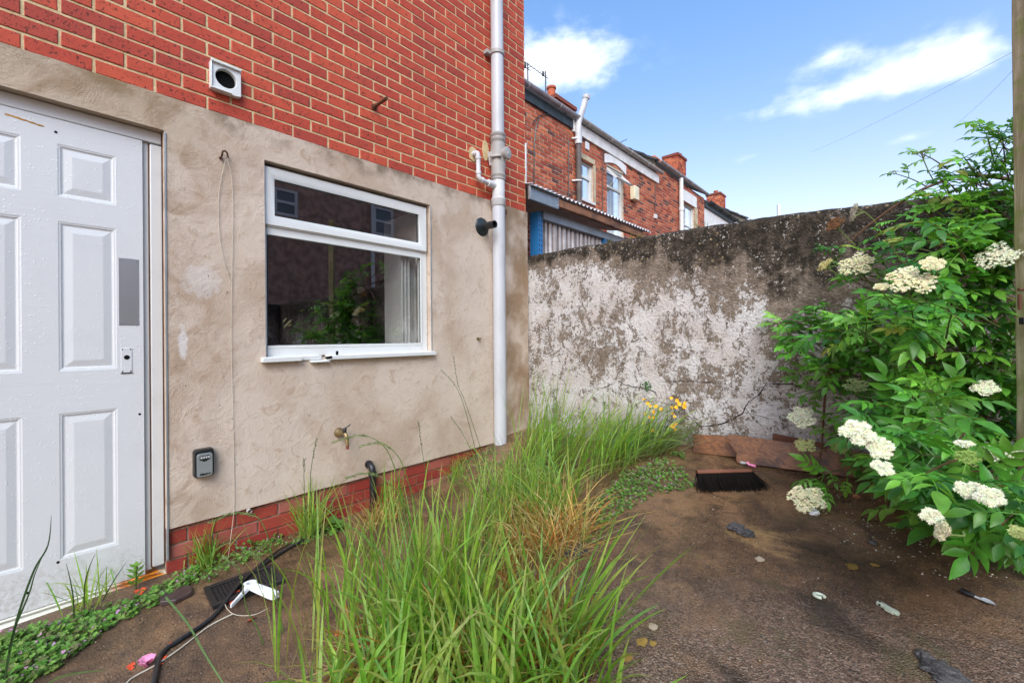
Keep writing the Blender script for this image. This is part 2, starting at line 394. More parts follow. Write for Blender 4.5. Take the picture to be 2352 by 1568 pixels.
M['door'] = upvc('painted_door', (.60, .61, .62), .16, True, True, .38)
M['upvc'] = upvc('white_plastic', (.66, .67, .66), .25)
M['frame'] = upvc('door_frame_paint', (.58, .58, .57), .45)
def pipe_mat():
    g = G('grey_white_pipe', .38, .4); n = g.noise(7, 6, .65, 0, g.map((1, 1, .35)))
    c = g.mix(g.ramp(n, .42, .75, 0, .5), (.49, .50, .53), (.36, .36, .37)); s = g.noise(30, 5, .7); c = g.mix(g.ramp(s, .68, .74), c, (.30, .27, .23))
    g.col(c); g.bump(n, .1, .004); return g
M['pipe'] = pipe_mat()
M['pipe_grey'] = plain('weathered_grey_plastic', (.36, .345, .33), .5, .35, 0, (40, .2, .002), .15)
M['pipe_white'] = plain('pale_grey_plastic', (.56, .56, .57), .45, .35, 0, None, .12)
M['black'] = plain('black_plastic', (.014, .015, .017), .38, .5, 0, None, .2)
M['rubber'] = plain('black_rubber', (.012, .018, .020), .35, .5)
M['dark'] = plain('dark_void', (.006, .006, .006), .9, .1)
M['steel'] = G('brushed_steel', .42, .5, 1., (.62, .62, .62))
_g = M['steel']; _g.bump(_g.noise(60, 4, .6, 0, _g.map((1, .05, 1))), .12, .002)
M['silver'] = plain('silver_plastic', (.40, .42, .46), .35, .5, .55)
M['brass'] = plain('old_brass', (.33, .25, .13), .42, .5, .8, (60, .3, .002), .25)
M['rust'] = plain('rusty_iron', (.10, .045, .025), .8, .3, .2, (90, .6, .003), .4)
M['white'] = plain('white_plastic_litter', (.72, .73, .75), .35, .5)
M['cream'] = plain('cream_plastic', (.66, .60, .42), .5, .4, 0, None, .08)
M['bone'] = plain('greenish_white_plastic', (.50, .56, .44), .45, .4, 0, None, .15)
M['pink'] = plain('pink_plastic', (.85, .26, .45), .4, .4)
M['ribbon'] = plain('pink_ribbon', (.70, .25, .42), .6, .3, 0, None, .2)
M['string'] = plain('pale_string', (.52, .47, .38), .7, .2)
M['red'] = plain('orange_red_petal', (.62, .07, .02), .6, .3, 0, None, .25)
M['lintel_paint'] = plain('white_masonry_paint', (.70, .70, .69), .8, .2, 0, (30, .2, .004), .08)
M['whitewall'] = plain('white_painted_render', (.68, .68, .66), .85, .2, 0, (25, .2, .01), .08)
M['tan'] = plain('tan_render', (.30, .26, .19), .9, .2, 0, (20, .4, .02), .3)
M['gutter_grey'] = plain('grey_gutter', (.30, .29, .31), .45, .4, 0, None, .2)
M['gutter_black'] = plain('black_gutter', (.02, .023, .025), .45, .4, 0, None, .3)
M['fascia_dark'] = plain('dark_fascia', (.035, .048, .055), .6, .3, 0, None, .3)
M['fascia'] = plain('white_fascia', (.68, .66, .63), .5, .3, 0, None, .12)
M['slate'] = plain('roof_slate', (.06, .055, .06), .7, .3, 0, (18, .6, .02), .4)
M['terracotta'] = plain('terracotta', (.40, .17, .09), .8, .3, 0, (40, .4, .004), .2)
M['galv'] = plain('galvanised_steel', (.34, .38, .41), .45, .5, .6, (30, .15, .004), .15)
M['blue'] = G('blue_painted_steel', .45, .5); _g = M['blue']; _g.col(_g.mix(1., (.022, .17, .42), _g.attr(), 'MULTIPLY'))
def corr_mat():
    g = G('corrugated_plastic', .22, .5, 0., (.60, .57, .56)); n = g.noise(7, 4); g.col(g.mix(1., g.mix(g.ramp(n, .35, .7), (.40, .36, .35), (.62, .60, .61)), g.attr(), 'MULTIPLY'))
    return g
M['corr'] = corr_mat()
M['corr_roof'] = plain('white_corrugated_roof', (.66, .64, .66), .4, .4, 0, None, .15)
M['stone'] = plain('buff_stone', (.46, .38, .26), .85, .2, 0, (40, .4, .006), .2)
M['curtain'] = plain('net_curtain', (.42, .42, .41), .9, .1)
M['reveal'] = plain('painted_plaster', (.85, .85, .84), .9, .1)
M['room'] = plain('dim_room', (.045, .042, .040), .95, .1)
def glassmat():
    g = G('window_glass'); t = g.t; t.nodes.remove(g.b); out = t.nodes['Material Output']
    gl = g.n('ShaderNodeBsdfGlossy', {'Roughness': .012, 'Color': (1, 1, 1, 1)}); tr = g.n('ShaderNodeBsdfTransparent', {'Color': (.93, .95, .94, 1)})
    fc_ = g.n('ShaderNodeLayerWeight', {'Blend': .5}).outputs['Facing']; fr = g.ma('ADD', .25, g.ma('MULTIPLY', g.ma('POWER', fc_, 3.), .5))
    mx_ = g.n('ShaderNodeMixShader', {0: fr, 1: tr.outputs[0], 2: gl.outputs[0]})
    t.links.new(mx_.outputs[0], out.inputs[0]); return g
M['glass'] = glassmat()
def wood(name, a, b, dark, rough=.6, axis='x', rotz=0., green=None):
    g = G(name, rough, .35)
    sc = {'x': (1.5, 26, 26), 'z': (26, 26, 1.5), 'y': (26, 1.5, 26)}[axis]
    v = g.n('ShaderNodeVectorRotate', {'Vector': g.v, 'Angle': rotz}, rotation_type='Z_AXIS').outputs[0]
    n = g.noise(1.6, 7, .62, .9, g.map(sc, v)); c = g.mix(g.ramp(n, .32, .68), a, b)
    s = g.noise(5, 5, .6); c = g.mix(g.ramp(s, .48, .66, 0, .85), c, dark)
    if green: c = g.mix(g.ramp(g.noise(7, 6, .65), .45, .62, 0, .8), c, green)
    g.col(c); g.bump(n, .5, .006); return g
M['plank'] = wood('wet_orange_plank', (.12, .044, .016), (.26, .105, .036), (.030, .013, .008), .32, 'x', .55)
M['fascia_wood'] = wood('weathered_beam', (.20, .085, .045), (.36, .17, .09), (.10, .055, .04), .7, 'y')
M['post'] = wood('mossy_post', (.30, .24, .14), (.48, .41, .26), (.18, .13, .08), .8, 'z', 0, (.24, .26, .08))
M['broom'] = plain('broom_wood', (.14, .05, .026), .6, .3, 0, (30, .3, .004), .3)
M['bristle'] = plain('black_bristle', (.008, .006, .005), .8, .08)
M['mud'] = plain('dark_mud', (.075, .070, .070), .5, .45, 0, (70, .9, .01), .5)
M['bark'] = plain('brown_bark', (.12, .06, .032), .7, .3, 0, (60, .6, .006), .4)
def leafmat(name, rough=.38, trans=.35, spec=.45, dark=True):
    g = G(name, rough, spec); c = g.attr()
    n = g.noise(35, 3); c = g.mix(g.ramp(n, .3, .7, 0, .3), c, (.015, .035, .006)) if dark else c
    g.col(c)
    tl = g.n('ShaderNodeBsdfTranslucent'); g.set(tl.inputs['Color'], g.mix(1., c, (1.5, 1.45, .7) if dark else (1, 1, 1), 'MULTIPLY'))
    mx_ = g.n('ShaderNodeMixShader', {0: trans, 1: g.b.outputs[0], 2: tl.outputs[0]})
    g.t.links.new(mx_.outputs[0], g.t.nodes['Material Output'].inputs[0]); return g
M['leaf'] = leafmat('elder_leaf', .38, .34, .4)
M['grass'] = leafmat('grass_blade', .42, .5, .35)
M['weed'] = leafmat('weed_leaf', .5, .25, .3)
M['straw'] = leafmat('dry_straw', .7, .2, .2)
M['flower'] = leafmat('elder_blossom', .8, .2, .1, dark=False)
M['yellow'] = plain('yellow_petal', (.85, .42, .015), .6, .3, 0, None, .15)
M['petal'] = plain('white_petal', (.62, .60, .50), .7, .2)
M['lichen'] = plain('ochre_lichen', (.30, .19, .05), .9, .1, 0, (60, .8, .006), .35)

# ------------------------------------------------------------------ ground
def axis_pts(a, b, step, far, gr=1.35):
    p = list(np.arange(a, b+1e-6, step)); s = step; q = b
    while q < far: s *= gr; q += s; p.append(q)
    s = step; q = a; pre = []
    while q > -far: s *= gr; q -= s; pre.append(q)
    return pre[::-1]+p
xs = axis_pts(-.05, 4.6, .045, 900); ys = axis_pts(-.6, 3.4, .045, 900)
mb = MB(); nx = len(xs)
mb.add([(x, y, gz(x, y)) for y in ys for x in xs], [(j*nx+i, j*nx+i+1, (j+1)*nx+i+1, (j+1)*nx+i) for j in range(len(ys)-1) for i in range(nx-1)])
tag(mb.build('ground', M['ground'], smooth=True), 'wet brown concrete yard floor with gritty worn surface', 'ground', kind='structure')

# ------------------------------------------------------------------ brickwork
def bricks(mb, org, u, n, W, z0, z1, rh, phase, holes=(), proud=.006, mort=.009, seed=1, jit=.0012, half=True, mod=0, color=None):
    """courses of brick on a plane; org at s=0,z=0; u along, n outward; mortar not included"""
    rg = random.Random(seed); org, u, n = Vector(org), Vector(u), Vector(n); bw = rh*3
    k0 = int(math.floor((z0-mod)/rh))-1; k = k0
    while mod+k*rh < z1:
        za, zb = mod+k*rh+mort/2, mod+(k+1)*rh-mort/2
        za, zb = max(za, z0), min(zb, z1)
        if zb-za > .012:
            off = phase+(.5*bw if k % 2 else 0)
            i = int(math.floor((0-off)/bw))-1
            while off+i*bw < W:
                a, b = off+i*bw+mort/2, off+(i+1)*bw-mort/2; i += 1
                segs = [(max(a, 0), min(b, W))]
                zc = (za+zb)/2
                for (ha, hb, hz0, hz1) in holes:
                    if hz0 < zc < hz1:
                        ns = []
                        for (p, q) in segs:
                            if q <= ha or p >= hb: ns.append((p, q)); continue
                            if p < ha: ns.append((p, ha))
                            if q > hb: ns.append((hb, q))
                        segs = ns
                for (p, q) in segs:
                    if q-p < .015: continue
                    col = (rg.random(), rg.random(), rg.random())
                    pr = proud+rg.uniform(-.0012, .0012); J = lambda: rg.uniform(-jit, jit)
                    e = .0022
                    bk = [org+u*s_+Vector((0, 0, z_))-n*.004 for s_, z_ in ((p, za), (q, za), (q, zb), (p, zb))]
                    md = [org+u*(s_+J())+Vector((0, 0, z_+J()))+n*(pr-e) for s_, z_ in ((p, za), (q, za), (q, zb), (p, zb))]
                    fr = [org+u*(s_+J())+Vector((0, 0, z_+J()))+n*pr for s_, z_ in ((p+e, za+e), (q-e, za+e), (q-e, zb-e), (p+e, zb-e))]
                    mb.add(bk+md+fr, [(0, 1, 5, 4), (1, 2, 6, 5), (2, 3, 7, 6), (3, 0, 4, 7), (4, 5, 9, 8), (5, 6, 10, 9), (6, 7, 11, 10), (7, 4, 8, 11), (8, 9, 10, 11)], col)
        k += 1
def panel(mb, org, u, n, W, z0, z1, holes=(), th=.06, col=None):
    """flat wall sheet with rectangular openings and their reveals"""
    org, u, n = Vector(org), Vector(u), Vector(n)
    ss_ = sorted({0, W, *[h[0] for h in holes], *[h[1] for h in holes]}); zz = sorted({z0, z1, *[h[2] for h in holes], *[h[3] for h in holes]})
    ss_ = [a for a in ss_ if 0 <= a <= W]; zz = [a for a in zz if z0 <= a <= z1]
    P = lambda s_, z_, d=0.: org+u*s_+Vector((0, 0, z_))+n*d
    inh = lambda s_, z_: any(h[0] < s_ < h[1] and h[2] < z_ < h[3] for h in holes)
    for i in range(len(ss_)-1):
        for j in range(len(zz)-1):
            a, b, c, d = ss_[i], ss_[i+1], zz[j], zz[j+1]
            if not inh((a+b)/2, (c+d)/2):
                mb.add([P(a, c), P(b, c), P(b, d), P(a, d)], [(0, 1, 2, 3)], col)
    for (a, b, c, d) in list(holes)+[(0, W, z0, z1)]:
        for (s0, za, s1, zb) in ((a, c, b, c), (b, c, b, d), (b, d, a, d), (a, d, a, c)):
            if th: mb.add([P(s0, za), P(s1, zb), P(s1, zb, -th), P(s0, za, -th)], [(0, 1, 2, 3)], col)

RH = .0702; YC = 3.132; HR = 2.313; HB = .220; PH = -.0337
house = empty('brick_house', (-1.0, 0, 0), 'near house of orange-red brick over beige render, with white door and kitchen window', 'house')
OY = -3.2     # the wall runs from y = OY to YC
S = lambda y: y-OY
WIN = (.862, 2.003, 1.020, 2.133); DOOR = (-.37, .419, .010, 2.143)
mb = MB(); panel(mb, (0, OY, 0), (0, 1, 0), (1, 0, 0), YC-OY, HR-.03, 5.2, (), .25)
mb.build('mortar_bed', M['mortar'], house)
mb = MB(); VENTH = (S(.63), S(.723), 2.44, 2.54)
bricks(mb, (0, OY, 0), (0, 1, 0), (1, 0, 0), YC-OY, HR, 5.2, RH, S(PH) % (3*RH), (), mod=HR % RH, seed=3, proud=.0035, mort=.0108)
bricks(mb, (0, YC, 0), (-1, 0, 0), (0, 1, 0), 2.1, HR, 5.2, RH, .105, (), mod=HR % RH, seed=4)
mb.build('brick_wall', M['brick'], house)
mb = MB(); mb.box((-2.1, YC-.25, 0), (-.001, YC-.001, 5.2)); mb.build('end_wall', M['mortar'], house)
# render coat (a grid so its edge and face undulate)
def wavy(y, z): return .0035*noise.noise((y*2.3, z*2.3, 5))+.0018*noise.noise((y*9, z*9, 2))
gy = sorted({*np.arange(OY, YC, .05).round(4), YC+.012, *WIN[:2], *DOOR[:2]}); gzz = sorted({*np.arange(HB, HR, .05).round(4), HR, *WIN[2:], DOOR[3]})
mb = MB(); RP = .012
inop = lambda y, z: (WIN[0] < y < WIN[1] and WIN[2] < z < WIN[3]) or (DOOR[0] < y < DOOR[1] and z < DOOR[3])
ed = lambda y, z: z+(.004*noise.noise((y*7, 1, 0)) if abs(z-HR) < 1e-6 else (.002*noise.noise((y*5, 9, 0)) if abs(z-HB) < 1e-6 else 0))
for i in range(len(gy)-1):
    for j in range(len(gzz)-1):
        a, b, c, d = gy[i], gy[i+1], gzz[j], gzz[j+1]
        if inop((a+b)/2, (c+d)/2): continue
        mb.add([(RP+wavy(p, q), p, ed(p, q)) for p, q in ((a, c), (b, c), (b, d), (a, d))], [(0, 1, 2, 3)])
def edge(p, q, depth):
    mb.add([(RP+wavy(*p), p[0], ed(*p)), (RP+wavy(*q), q[0], ed(*q)), (depth, q[0], ed(*q)), (depth, p[0], ed(*p))], [(0, 1, 2, 3)])
for i in range(len(gy)-1):
    a, b = gy[i], gy[i+1]
    edge((a, HR), (b, HR), -.01)
    if not (DOOR[0] < (a+b)/2 < DOOR[1]): edge((b, HB), (a, HB), -.01)
    else: edge((b, DOOR[3]), (a, DOOR[3]), -.16)
    if WIN[0] < (a+b)/2 < WIN[1]: edge((b, WIN[3]), (a, WIN[3]), -.16); edge((a, WIN[2]), (b, WIN[2]), -.16)
for j in range(len(gzz)-1):
    c, d = gzz[j], gzz[j+1]
    if WIN[2] < (c+d)/2 < WIN[3]: edge((WIN[0], d), (WIN[0], c), -.16); edge((WIN[1], c), (WIN[1], d), -.16)
    if (c+d)/2 < DOOR[3]: edge((DOOR[1], c), (DOOR[1], d), -.16)
    edge((YC+.012, c), (YC+.012, d), -.2)
rend = mb.build('render_coat', M['stucco'], house, smooth=True)
for y_, za_, zb_ in ((DOOR[1], .075, DOOR[3]), (WIN[1], 1.03, WIN[3])):
    mb = MB(); mb.box((-.012, y_+.001, za_), (.0165, y_+.007, zb_-.01)); mb.build('corner_bead', M['galv'], house)
# brick plinth under the render
mb = MB(); panel(mb, (-.012, .42, 0), (0, 1, 0), (1, 0, 0), YC-.42, -.2, HB+.02, (), .1); mb.build('plinth_mortar', M['mortar_dark'], house)
mb = MB(); bricks(mb, (-.012, .42, 0), (0, 1, 0), (1, 0, 0), YC-.42, -.2, HB+.02, RH, .085, (), mod=HB-.018-RH*3, seed=9, jit=.002, proud=.008); mb.build('brick_plinth', M['plinth'], house)
# upper structure out of frame: roof and inner walls
mb = MB(); mb.hexa([(-2.4, OY-.2, 6.3), (.25, OY-.2, 5.15), (.25, YC+.15, 5.15), (-2.4, YC+.15, 6.3), (-2.4, OY-.2, 6.4), (.25, OY-.2, 5.25), (.25, YC+.15, 5.25), (-2.4, YC+.15, 6.4)])
mb.build('roof', M['slate'], house)
mb = MB(); panel(mb, (-.16, OY, 0), (0, 1, 0), (1, 0, 0), YC-OY, -.2, HR, [(S(DOOR[0]), S(DOOR[1]), -.1, DOOR[3]), (S(WIN[0]), S(WIN[1]), WIN[2], WIN[3])], 0)
mb.build('inner_leaf', M['mortar_dark'], house)
# room behind the window
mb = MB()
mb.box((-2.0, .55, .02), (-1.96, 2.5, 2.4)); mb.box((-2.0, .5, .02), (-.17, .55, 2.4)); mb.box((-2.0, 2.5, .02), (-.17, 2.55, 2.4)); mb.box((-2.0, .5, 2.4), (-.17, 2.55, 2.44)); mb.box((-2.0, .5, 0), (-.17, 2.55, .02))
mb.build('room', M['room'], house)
mb = MB(); mb.box((-.62, WIN[1]-.004, 1.03), (-.161, WIN[1]+.05, 2.12)); mb.box((-.33, WIN[0]-.1, .99), (-.161, WIN[1]+.05, 1.03)); mb.build('window_reveal', M['reveal'], house)
mb = MB()
for k in range(40):
    t = k/39; y_ = 1.80+.165*t; mb.v += [(-.125+.012*math.sin(k*.9)+(.05 if t < .45 else 0), y_, z) for z in (1.035, 1.76)]
mb.f = [[2*k, 2*k+2, 2*k+3, 2*k+1] for k in range(39)]; mb.c = [(1, 1, 1)]*39
mb.build('curtain', M['curtain'], house, smooth=True)

# window -----------------------------------------------------------
win = MB(); wx0, wx1 = -.075, -.030
y0, y1, z0, z1 = WIN[0]+.004, WIN[1]-.004, WIN[2]+.012, WIN[3]-.012
win.box((wx0, y0, z0), (wx1, y0+.018, z1)); win.box((wx0, y1-.055, z0), (wx1, y1, z1))
win.box((wx0, y0+.018, z0), (wx1+.004, y1-.055, z0+.060)); win.box((wx0, y0+.018, z1-.02), (wx1, y1-.055, z1)); win.box((wx0, y0+.018, 1.742), (wx1+.003, y1-.055, 1.778))
frame = win.build('window', M['upvc'], house, bevel=.003)
def ring(mb, x0, x1, ya, yb, za, zb, wd):
    a = [(ya, za), (yb, za), (yb, zb), (ya, zb)]; b = [(ya+wd, za+wd), (yb-wd, za+wd), (yb-wd, zb-wd), (ya+wd, zb-wd)]
    s_ = .45
    vs = [(x0, *p) for p in a]+[(x1, *p) for p in a]+[(x1, p[0]+(q[0]-p[0])*s_, p[1]+(q[1]-p[1])*s_) for p, q in zip(a, b)]+[(x1-.013, *q) for q in b]+[(x0, *q) for q in b]
    fs = []
    for k in range(4):
        j = (k+1) % 4
        for l in range(4): fs.append((l*4+k, l*4+j, (l+1)*4+j, (l+1)*4+k))
    mb.add(vs, fs)
mb = MB(); ring(mb, -.05, -.010, WIN[0]+.006, WIN[1]-.018, 1.782, 2.108, .058); mb.build('sash', M['upvc'], frame, bevel=.0015)
mb = MB()   # glazing gaskets
for (ya, yb, za, zb, xx) in ((.922, 1.915, 1.838, 2.052, -.030), (.886, 1.944, 1.092, 1.742, -.038)):
    for q in ((ya, za, yb, za+.005), (ya, zb-.005, yb, zb), (ya, za+.005, ya+.005, zb-.005), (yb-.005, za+.005, yb, zb-.005)): mb.box((xx-.003, q[0], q[1]), (xx+.004, q[2], q[3]))
mb.build('gasket', M['rubber'], frame)
mb = MB(); mb.add([(-.044, .886, 1.095), (-.044, 1.944, 1.095), (-.044, 1.944, 1.742), (-.044, .886, 1.742)], [(0, 1, 2, 3)]); mb.build('pane', M['glass'], frame)
mb = MB(); mb.add([(-.034, .922, 1.838), (-.034, 1.915, 1.838), (-.034, 1.915, 2.052), (-.034, .922, 2.052)], [(0, 1, 2, 3)]); mb.build('pane', M['glass'], frame)
mb = MB()   # beading of the fixed light
mb.box((-.040, .884, 1.079), (-.024, 1.945, 1.096)); mb.box((-.040, 1.940, 1.096), (-.026, 1.952, 1.735)); mb.box((-.040, .884, 1.728), (-.026, 1.945, 1.744)); mb.box((-.03, WIN[0]+.004, 1.774), (-.018, WIN[1]-.02, 1.784))
mb.build('glazing_bead', M['upvc'], frame, bevel=.002)
# sill: broken towards its left end
mb = MB()
def sillseg(ya, yb, front=.048, drop=.0, top=1.040, bot=1.004):
    mb.hexa([(-.08, ya, bot), (front, ya, bot-drop), (front, yb, bot-drop), (-.08, yb, bot), (-.08, ya, top), (front, ya, top-.010-drop), (front, yb, top-.010-drop), (-.08, yb, top)])
sillseg(.835, 1.045); sillseg(1.047, 1.17, .022, -.002); sillseg(1.10, 1.215, .044, .012, 1.022, 1.002); sillseg(1.216, 2.022)
mb.build('sill', M['upvc'], frame, bevel=.003)
mb = MB(); mb.add([(.047, 1.175, 1.022), (.058, 1.215, 1.028), (.050, 1.225, 1.014), (.052, 1.19, 1.006)], [(0, 1, 2, 3)]); mb.build('chip', M['dark'], frame); mb = MB(); mb.tube([(.03, 1.262, 1.03), (.034, 1.262, 1.055)], .008, 8); mb.build('chip', M['dark'], frame)

# door ----------------------------------------------------------------
YL, YR, ZB, ZT = -.318, .344, .022, 2.082; FX = -.034
mb = MB(); cols = [(-.225, -.040), (.064, .250)]; rows = [(.197, .822), (1.003, 1.646), (1.752, 1.978)]
ya = sorted({YL, YR, *[c for q in cols for c in q]}); za = sorted({ZB, ZT, *[c for q in rows for c in q]})
for i in range(len(ya)-1):
    for j in range(len(za)-1):
        a, b, c, d = ya[i], ya[i+1], za[j], za[j+1]
        if any(abs(a-q[0]) < 1e-6 for q in cols) and any(abs(c-q[0]) < 1e-6 for q in rows):
            prof = [(0, 0), (.004, -.0015), (.009, -.0022), (.011, -.0045), (.016, -.0062), (.019, -.0060), (.044, -.0012), (.047, -.001)]
            loops = [[(FX+dp, p, q) for p, q in ((a+o, c+o), (b-o, c+o), (b-o, d-o), (a+o, d-o))] for o, dp in prof]
            vs = [p for l in loops for p in l]; fs = []
            for l in range(len(loops)-1):
                for k in range(4): fs.append((l*4+k, l*4+(k+1) % 4, (l+1)*4+(k+1) % 4, (l+1)*4+k))
            fs.append(tuple(len(vs)-4+k for k in range(4))); mb.add(vs, fs)
        else: mb.add([(FX, a, c), (FX, b, c), (FX, b, d), (FX, a, d)], [(0, 1, 2, 3)])
for p, q in (((YL, ZB), (YR, ZB)), ((YR, ZB), (YR, ZT)), ((YR, ZT), (YL, ZT)), ((YL, ZT), (YL, ZB))):
    mb.add([(FX, *p), (FX, *q), (FX-.04, *q), (FX-.04, *p)], [(0, 1, 2, 3)])
door = mb.build('door', M['door'], house)
mb = MB()   # frame: two-step jamb, head, stop
mb.box((-.11, .346, .03), (-.050, .372, 2.085)); mb.box((-.11, .372, .045), (-.030, .4165, 2.075)); mb.box((-.11, -.37, 2.085), (-.034, .4165, 2.141)); mb.box((-.11, -.37, .03), (-.04, -.32, 2.085))
mb.build('door_frame', M['frame'], door, bevel=.003)
mb = MB(); mb.box((-.052, .3665, .04), (-.047, .3715, 2.08)); mb.box((-.034, .4168, .06), (-.020, .4188, 2.13)); mb.build('jamb_gap', M['rust'], door)
def threshold():
    g = G('rusted_threshold', .5, .4); x, y, z = g.xyz()
    n = g.noise(14, 6, .65, .5); r = g.ramp(g.ma('ADD', y, g.ma('MULTIPLY', g.ma('SUBTRACT', n, .5), .30)), .17, .30)
    hi = g.ramp(g.ma('ADD', y, g.ma('MULTIPLY', g.ma('SUBTRACT', n, .5), .12)), .385, .40)
    c = g.mix(r, (.66, .64, .55), g.mix(g.ramp(n, .4, .62), (.80, .27, .02), (.42, .10, .010))); c = g.mix(g.ma('MULTIPLY', hi, .8), c, (.70, .66, .5)); g.col(c); return g
mb = MB(); mb.hexa([(-.11, -.37, -.028), (.008, -.37, -.028), (.008, .425, -.028), (-.11, .425, -.028), (-.11, -.37, .016), (-.002, -.37, .002), (-.002, .425, .002), (-.11, .425, .016)])
mb.box((-.03, -.37, .015), (-.018, .40, .022))
mb.build('threshold', threshold(), door, bevel=.003)
mb = MB(); mb.box((FX, .257, 1.203), (FX+.0016, .328, 1.514)); pp = mb.build('push_plate', M['steel'], door)
for y_, z_ in ((.264, 1.506), (.320, 1.506), (.264, 1.212), (.320, 1.212)):
    mb = MB(); mb.disc((FX+.0016, y_, z_), (1, 0, 0), .0048, .0015, 12); mb.build('screw', M['silver'], pp)
mb = MB(); mb.box((FX, .263, .983), (FX+.0022, .302, 1.098)); lp = mb.build('lock_plate', M['door'], door, bevel=.0015)
mb = MB(); mb.disc((FX+.0022, .2835, 1.054), (1, 0, 0), .0105, .0008, 18); mb.build('keyhole', M['dark'], lp)
for y_, z_ in ((.268, 1.091), (.297, 1.091), (.268, .989), (.297, .989)):
    mb = MB(); mb.disc((FX+.0022, y_, z_), (1, 0, 0), .0028, .0008, 10); mb.build('screw_hole', M['dark'], lp)
mb = MB(); mb.box((FX, .262, .979), (FX+.003, .303, .983)); mb.build('plate_edge', M['dark'], lp)
for y_, z_ in ((.328, .784), (.060, 2.025), (.058, .190), (-.028, .098)):
    mb = MB(); mb.disc((FX, y_, z_), (1, 0, 0), .0055, .001, 8); mb.build('screw_hole', M['dark'], door)
mb = MB()
for k in range(5):
    p = onX(20+k*18, 262+k*6, FX); blob(mb, (FX, p.y, p.z-.004), (.0012, .014, .004), k, 2)
mb.build('rust_stain', plain('rust_stain', (.42, .22, .06), .8, .2, 0, None, .3), door)
mb = MB()   # mortar patches round the waste pipe
for (py, pz, ry, rz, sd_) in ((2.455, 2.655, .046, .060, 1), (2.60, 2.73, .035, .085, 2)):
    ring_ = [(.0085, py+ry*math.cos(t)*(1+.25*noise.noise((math.cos(t)*2, math.sin(t)*2, sd_))), pz+rz*math.sin(t)*(1+.25*noise.noise((math.cos(t)*2, sd_, math.sin(t)*2)))) for t in np.linspace(0, 2*PI, 24)[:-1]]
    mb.add([(x-.008, y, z) for x, y, z in ring_]+ring_, [tuple(range(23, 46))]+[(k, (k+1) % 23, 23+(k+1) % 23, 23+k) for k in range(23)])
mb.build('mortar_patch', M['mortar'], house)

# ------------------------------------------------------------------ things fixed to the house wall
PX, PY = .068, 2.690
sp = empty('soil_pipe', (PX, PY, .25), 'tall grey-white soil pipe running up the corner of the near brick house', 'pipe')
mb = MB(); mb.tube([(PX, PY, 2.86), (PX, PY, 5.15)], .0545, 24); mb.build('upper_pipe', M['pipe'], sp, smooth=True)
mb = MB(); mb.tube([(PX, PY, .12), (PX, PY, 2.275)], .0545, 24); mb.build('lower_pipe', M['pipe'], sp, smooth=True)
mb = MB(); mb.lathe((PX, PY, 2.255), (0, 0, 1), [(0, .055), (.006, .062), (.05, .062), (.055, .065), (.066, .065), (.07, .058), (.075, .0555)], 24); mb.build('socket', M['pipe_white'], sp, smooth=True)
mb = MB(); mb.tube([(PX, PY, 2.33), (PX, PY, 2.50)], .0555, 24); mb.build('joint_pipe', M['pipe_white'], sp, smooth=True)
mb = MB(); mb.lathe((PX, PY, 2.48), (0, 0, 1), [(0, .056), (.004, .063), (.030, .063), (.034, .067), (.046, .067), (.05, .060), (.10, .060), (.13, .066), (.26, .066), (.31, .060), (.33, .060), (.335, .066), (.355, .066), (.358, .062), (.372, .062), (.376, .067), (.398, .067), (.401, .056)], 24)
ac = mb.build('access_fitting', M['pipe_grey'], sp, smooth=True)
mb = MB(); mb.lathe((PX+.03, PY+.012, 2.70), (1, .15, 0), [(0, .045), (.045, .045), (.05, .052), (.068, .052), (.072, .046)], 24); mb.bar((PX+.104, PY+.02, 2.685), (PX+.104, PY+.02, 2.715), .008, .006, Vector((1, 0, 0))); mb.build('access_cap', M['pipe_grey'], ac, smooth=True)
mb = MB(); mb.tube([(PX-.01, PY-.09, 2.665), (PX+.075, PY-.04, 2.665)], .012, 10); mb.hexa([(PX-.04, PY-.07, 2.60), (PX+.03, PY-.05, 2.60), (PX+.03, PY-.03, 2.62), (PX-.04, PY-.03, 2.62), (PX-.04, PY-.085, 2.72), (PX+.0, PY-.06, 2.70), (PX+.0, PY-.03, 2.72), (PX-.04, PY-.03, 2.72)]); mb.build('lug', M['pipe_grey'], ac, bevel=.003)
mb = MB(); mb.lathe((PX, PY, 3.555), (0, 0, 1), [(0, .056), (.0, .064), (.032, .064), (.032, .056)], 24, None, False); mb.box((.004, PY-.10, 3.552), (PX-.02, PY-.052, 3.585)); mb.build('bracket', M['pipe_grey'], sp, bevel=.002)
mb = MB()
pth = smooth_path([(.0, 2.455, 2.655), (.035, 2.456, 2.655), (.055, 2.458, 2.650), (.062, 2.459, 2.628), (.062, 2.460, 2.56), (.062, 2.462, 2.475), (.064, 2.470, 2.447), (.066, 2.49, 2.437), (.066, 2.56, 2.432), (.067, 2.66, 2.428)], 4)
mb.tube(pth, .0185, 14)
for a, b, r in (((.062, 2.459, 2.622), (.062, 2.460, 2.600), .0235), ((.062, 2.461, 2.500), (.062, 2.462, 2.478), .0235), ((.066, 2.488, 2.437), (.066, 2.508, 2.436), .0235), ((.0665, 2.565, 2.432), (.067, 2.645, 2.428), .030), ((.018, 2.4555, 2.655), (.036, 2.456, 2.655), .0235)): mb.tube([a, b], r, 14)
mb.build('waste_branch', M['pipe_white'], sp, smooth=True)
mb = MB(); mb.tube(smooth_path([(.006, 2.795, 2.265), (.03, 2.80, 2.262), (.03, 2.80, 2.235), (.03, 2.83, 2.235), (.03, 2.83, 2.27)], 3), .005, 6); tag(mb.build('wall_hook', M['rust'], smooth=True), 'bent rusty wall hook beside the soil pipe near the corner', 'hook')

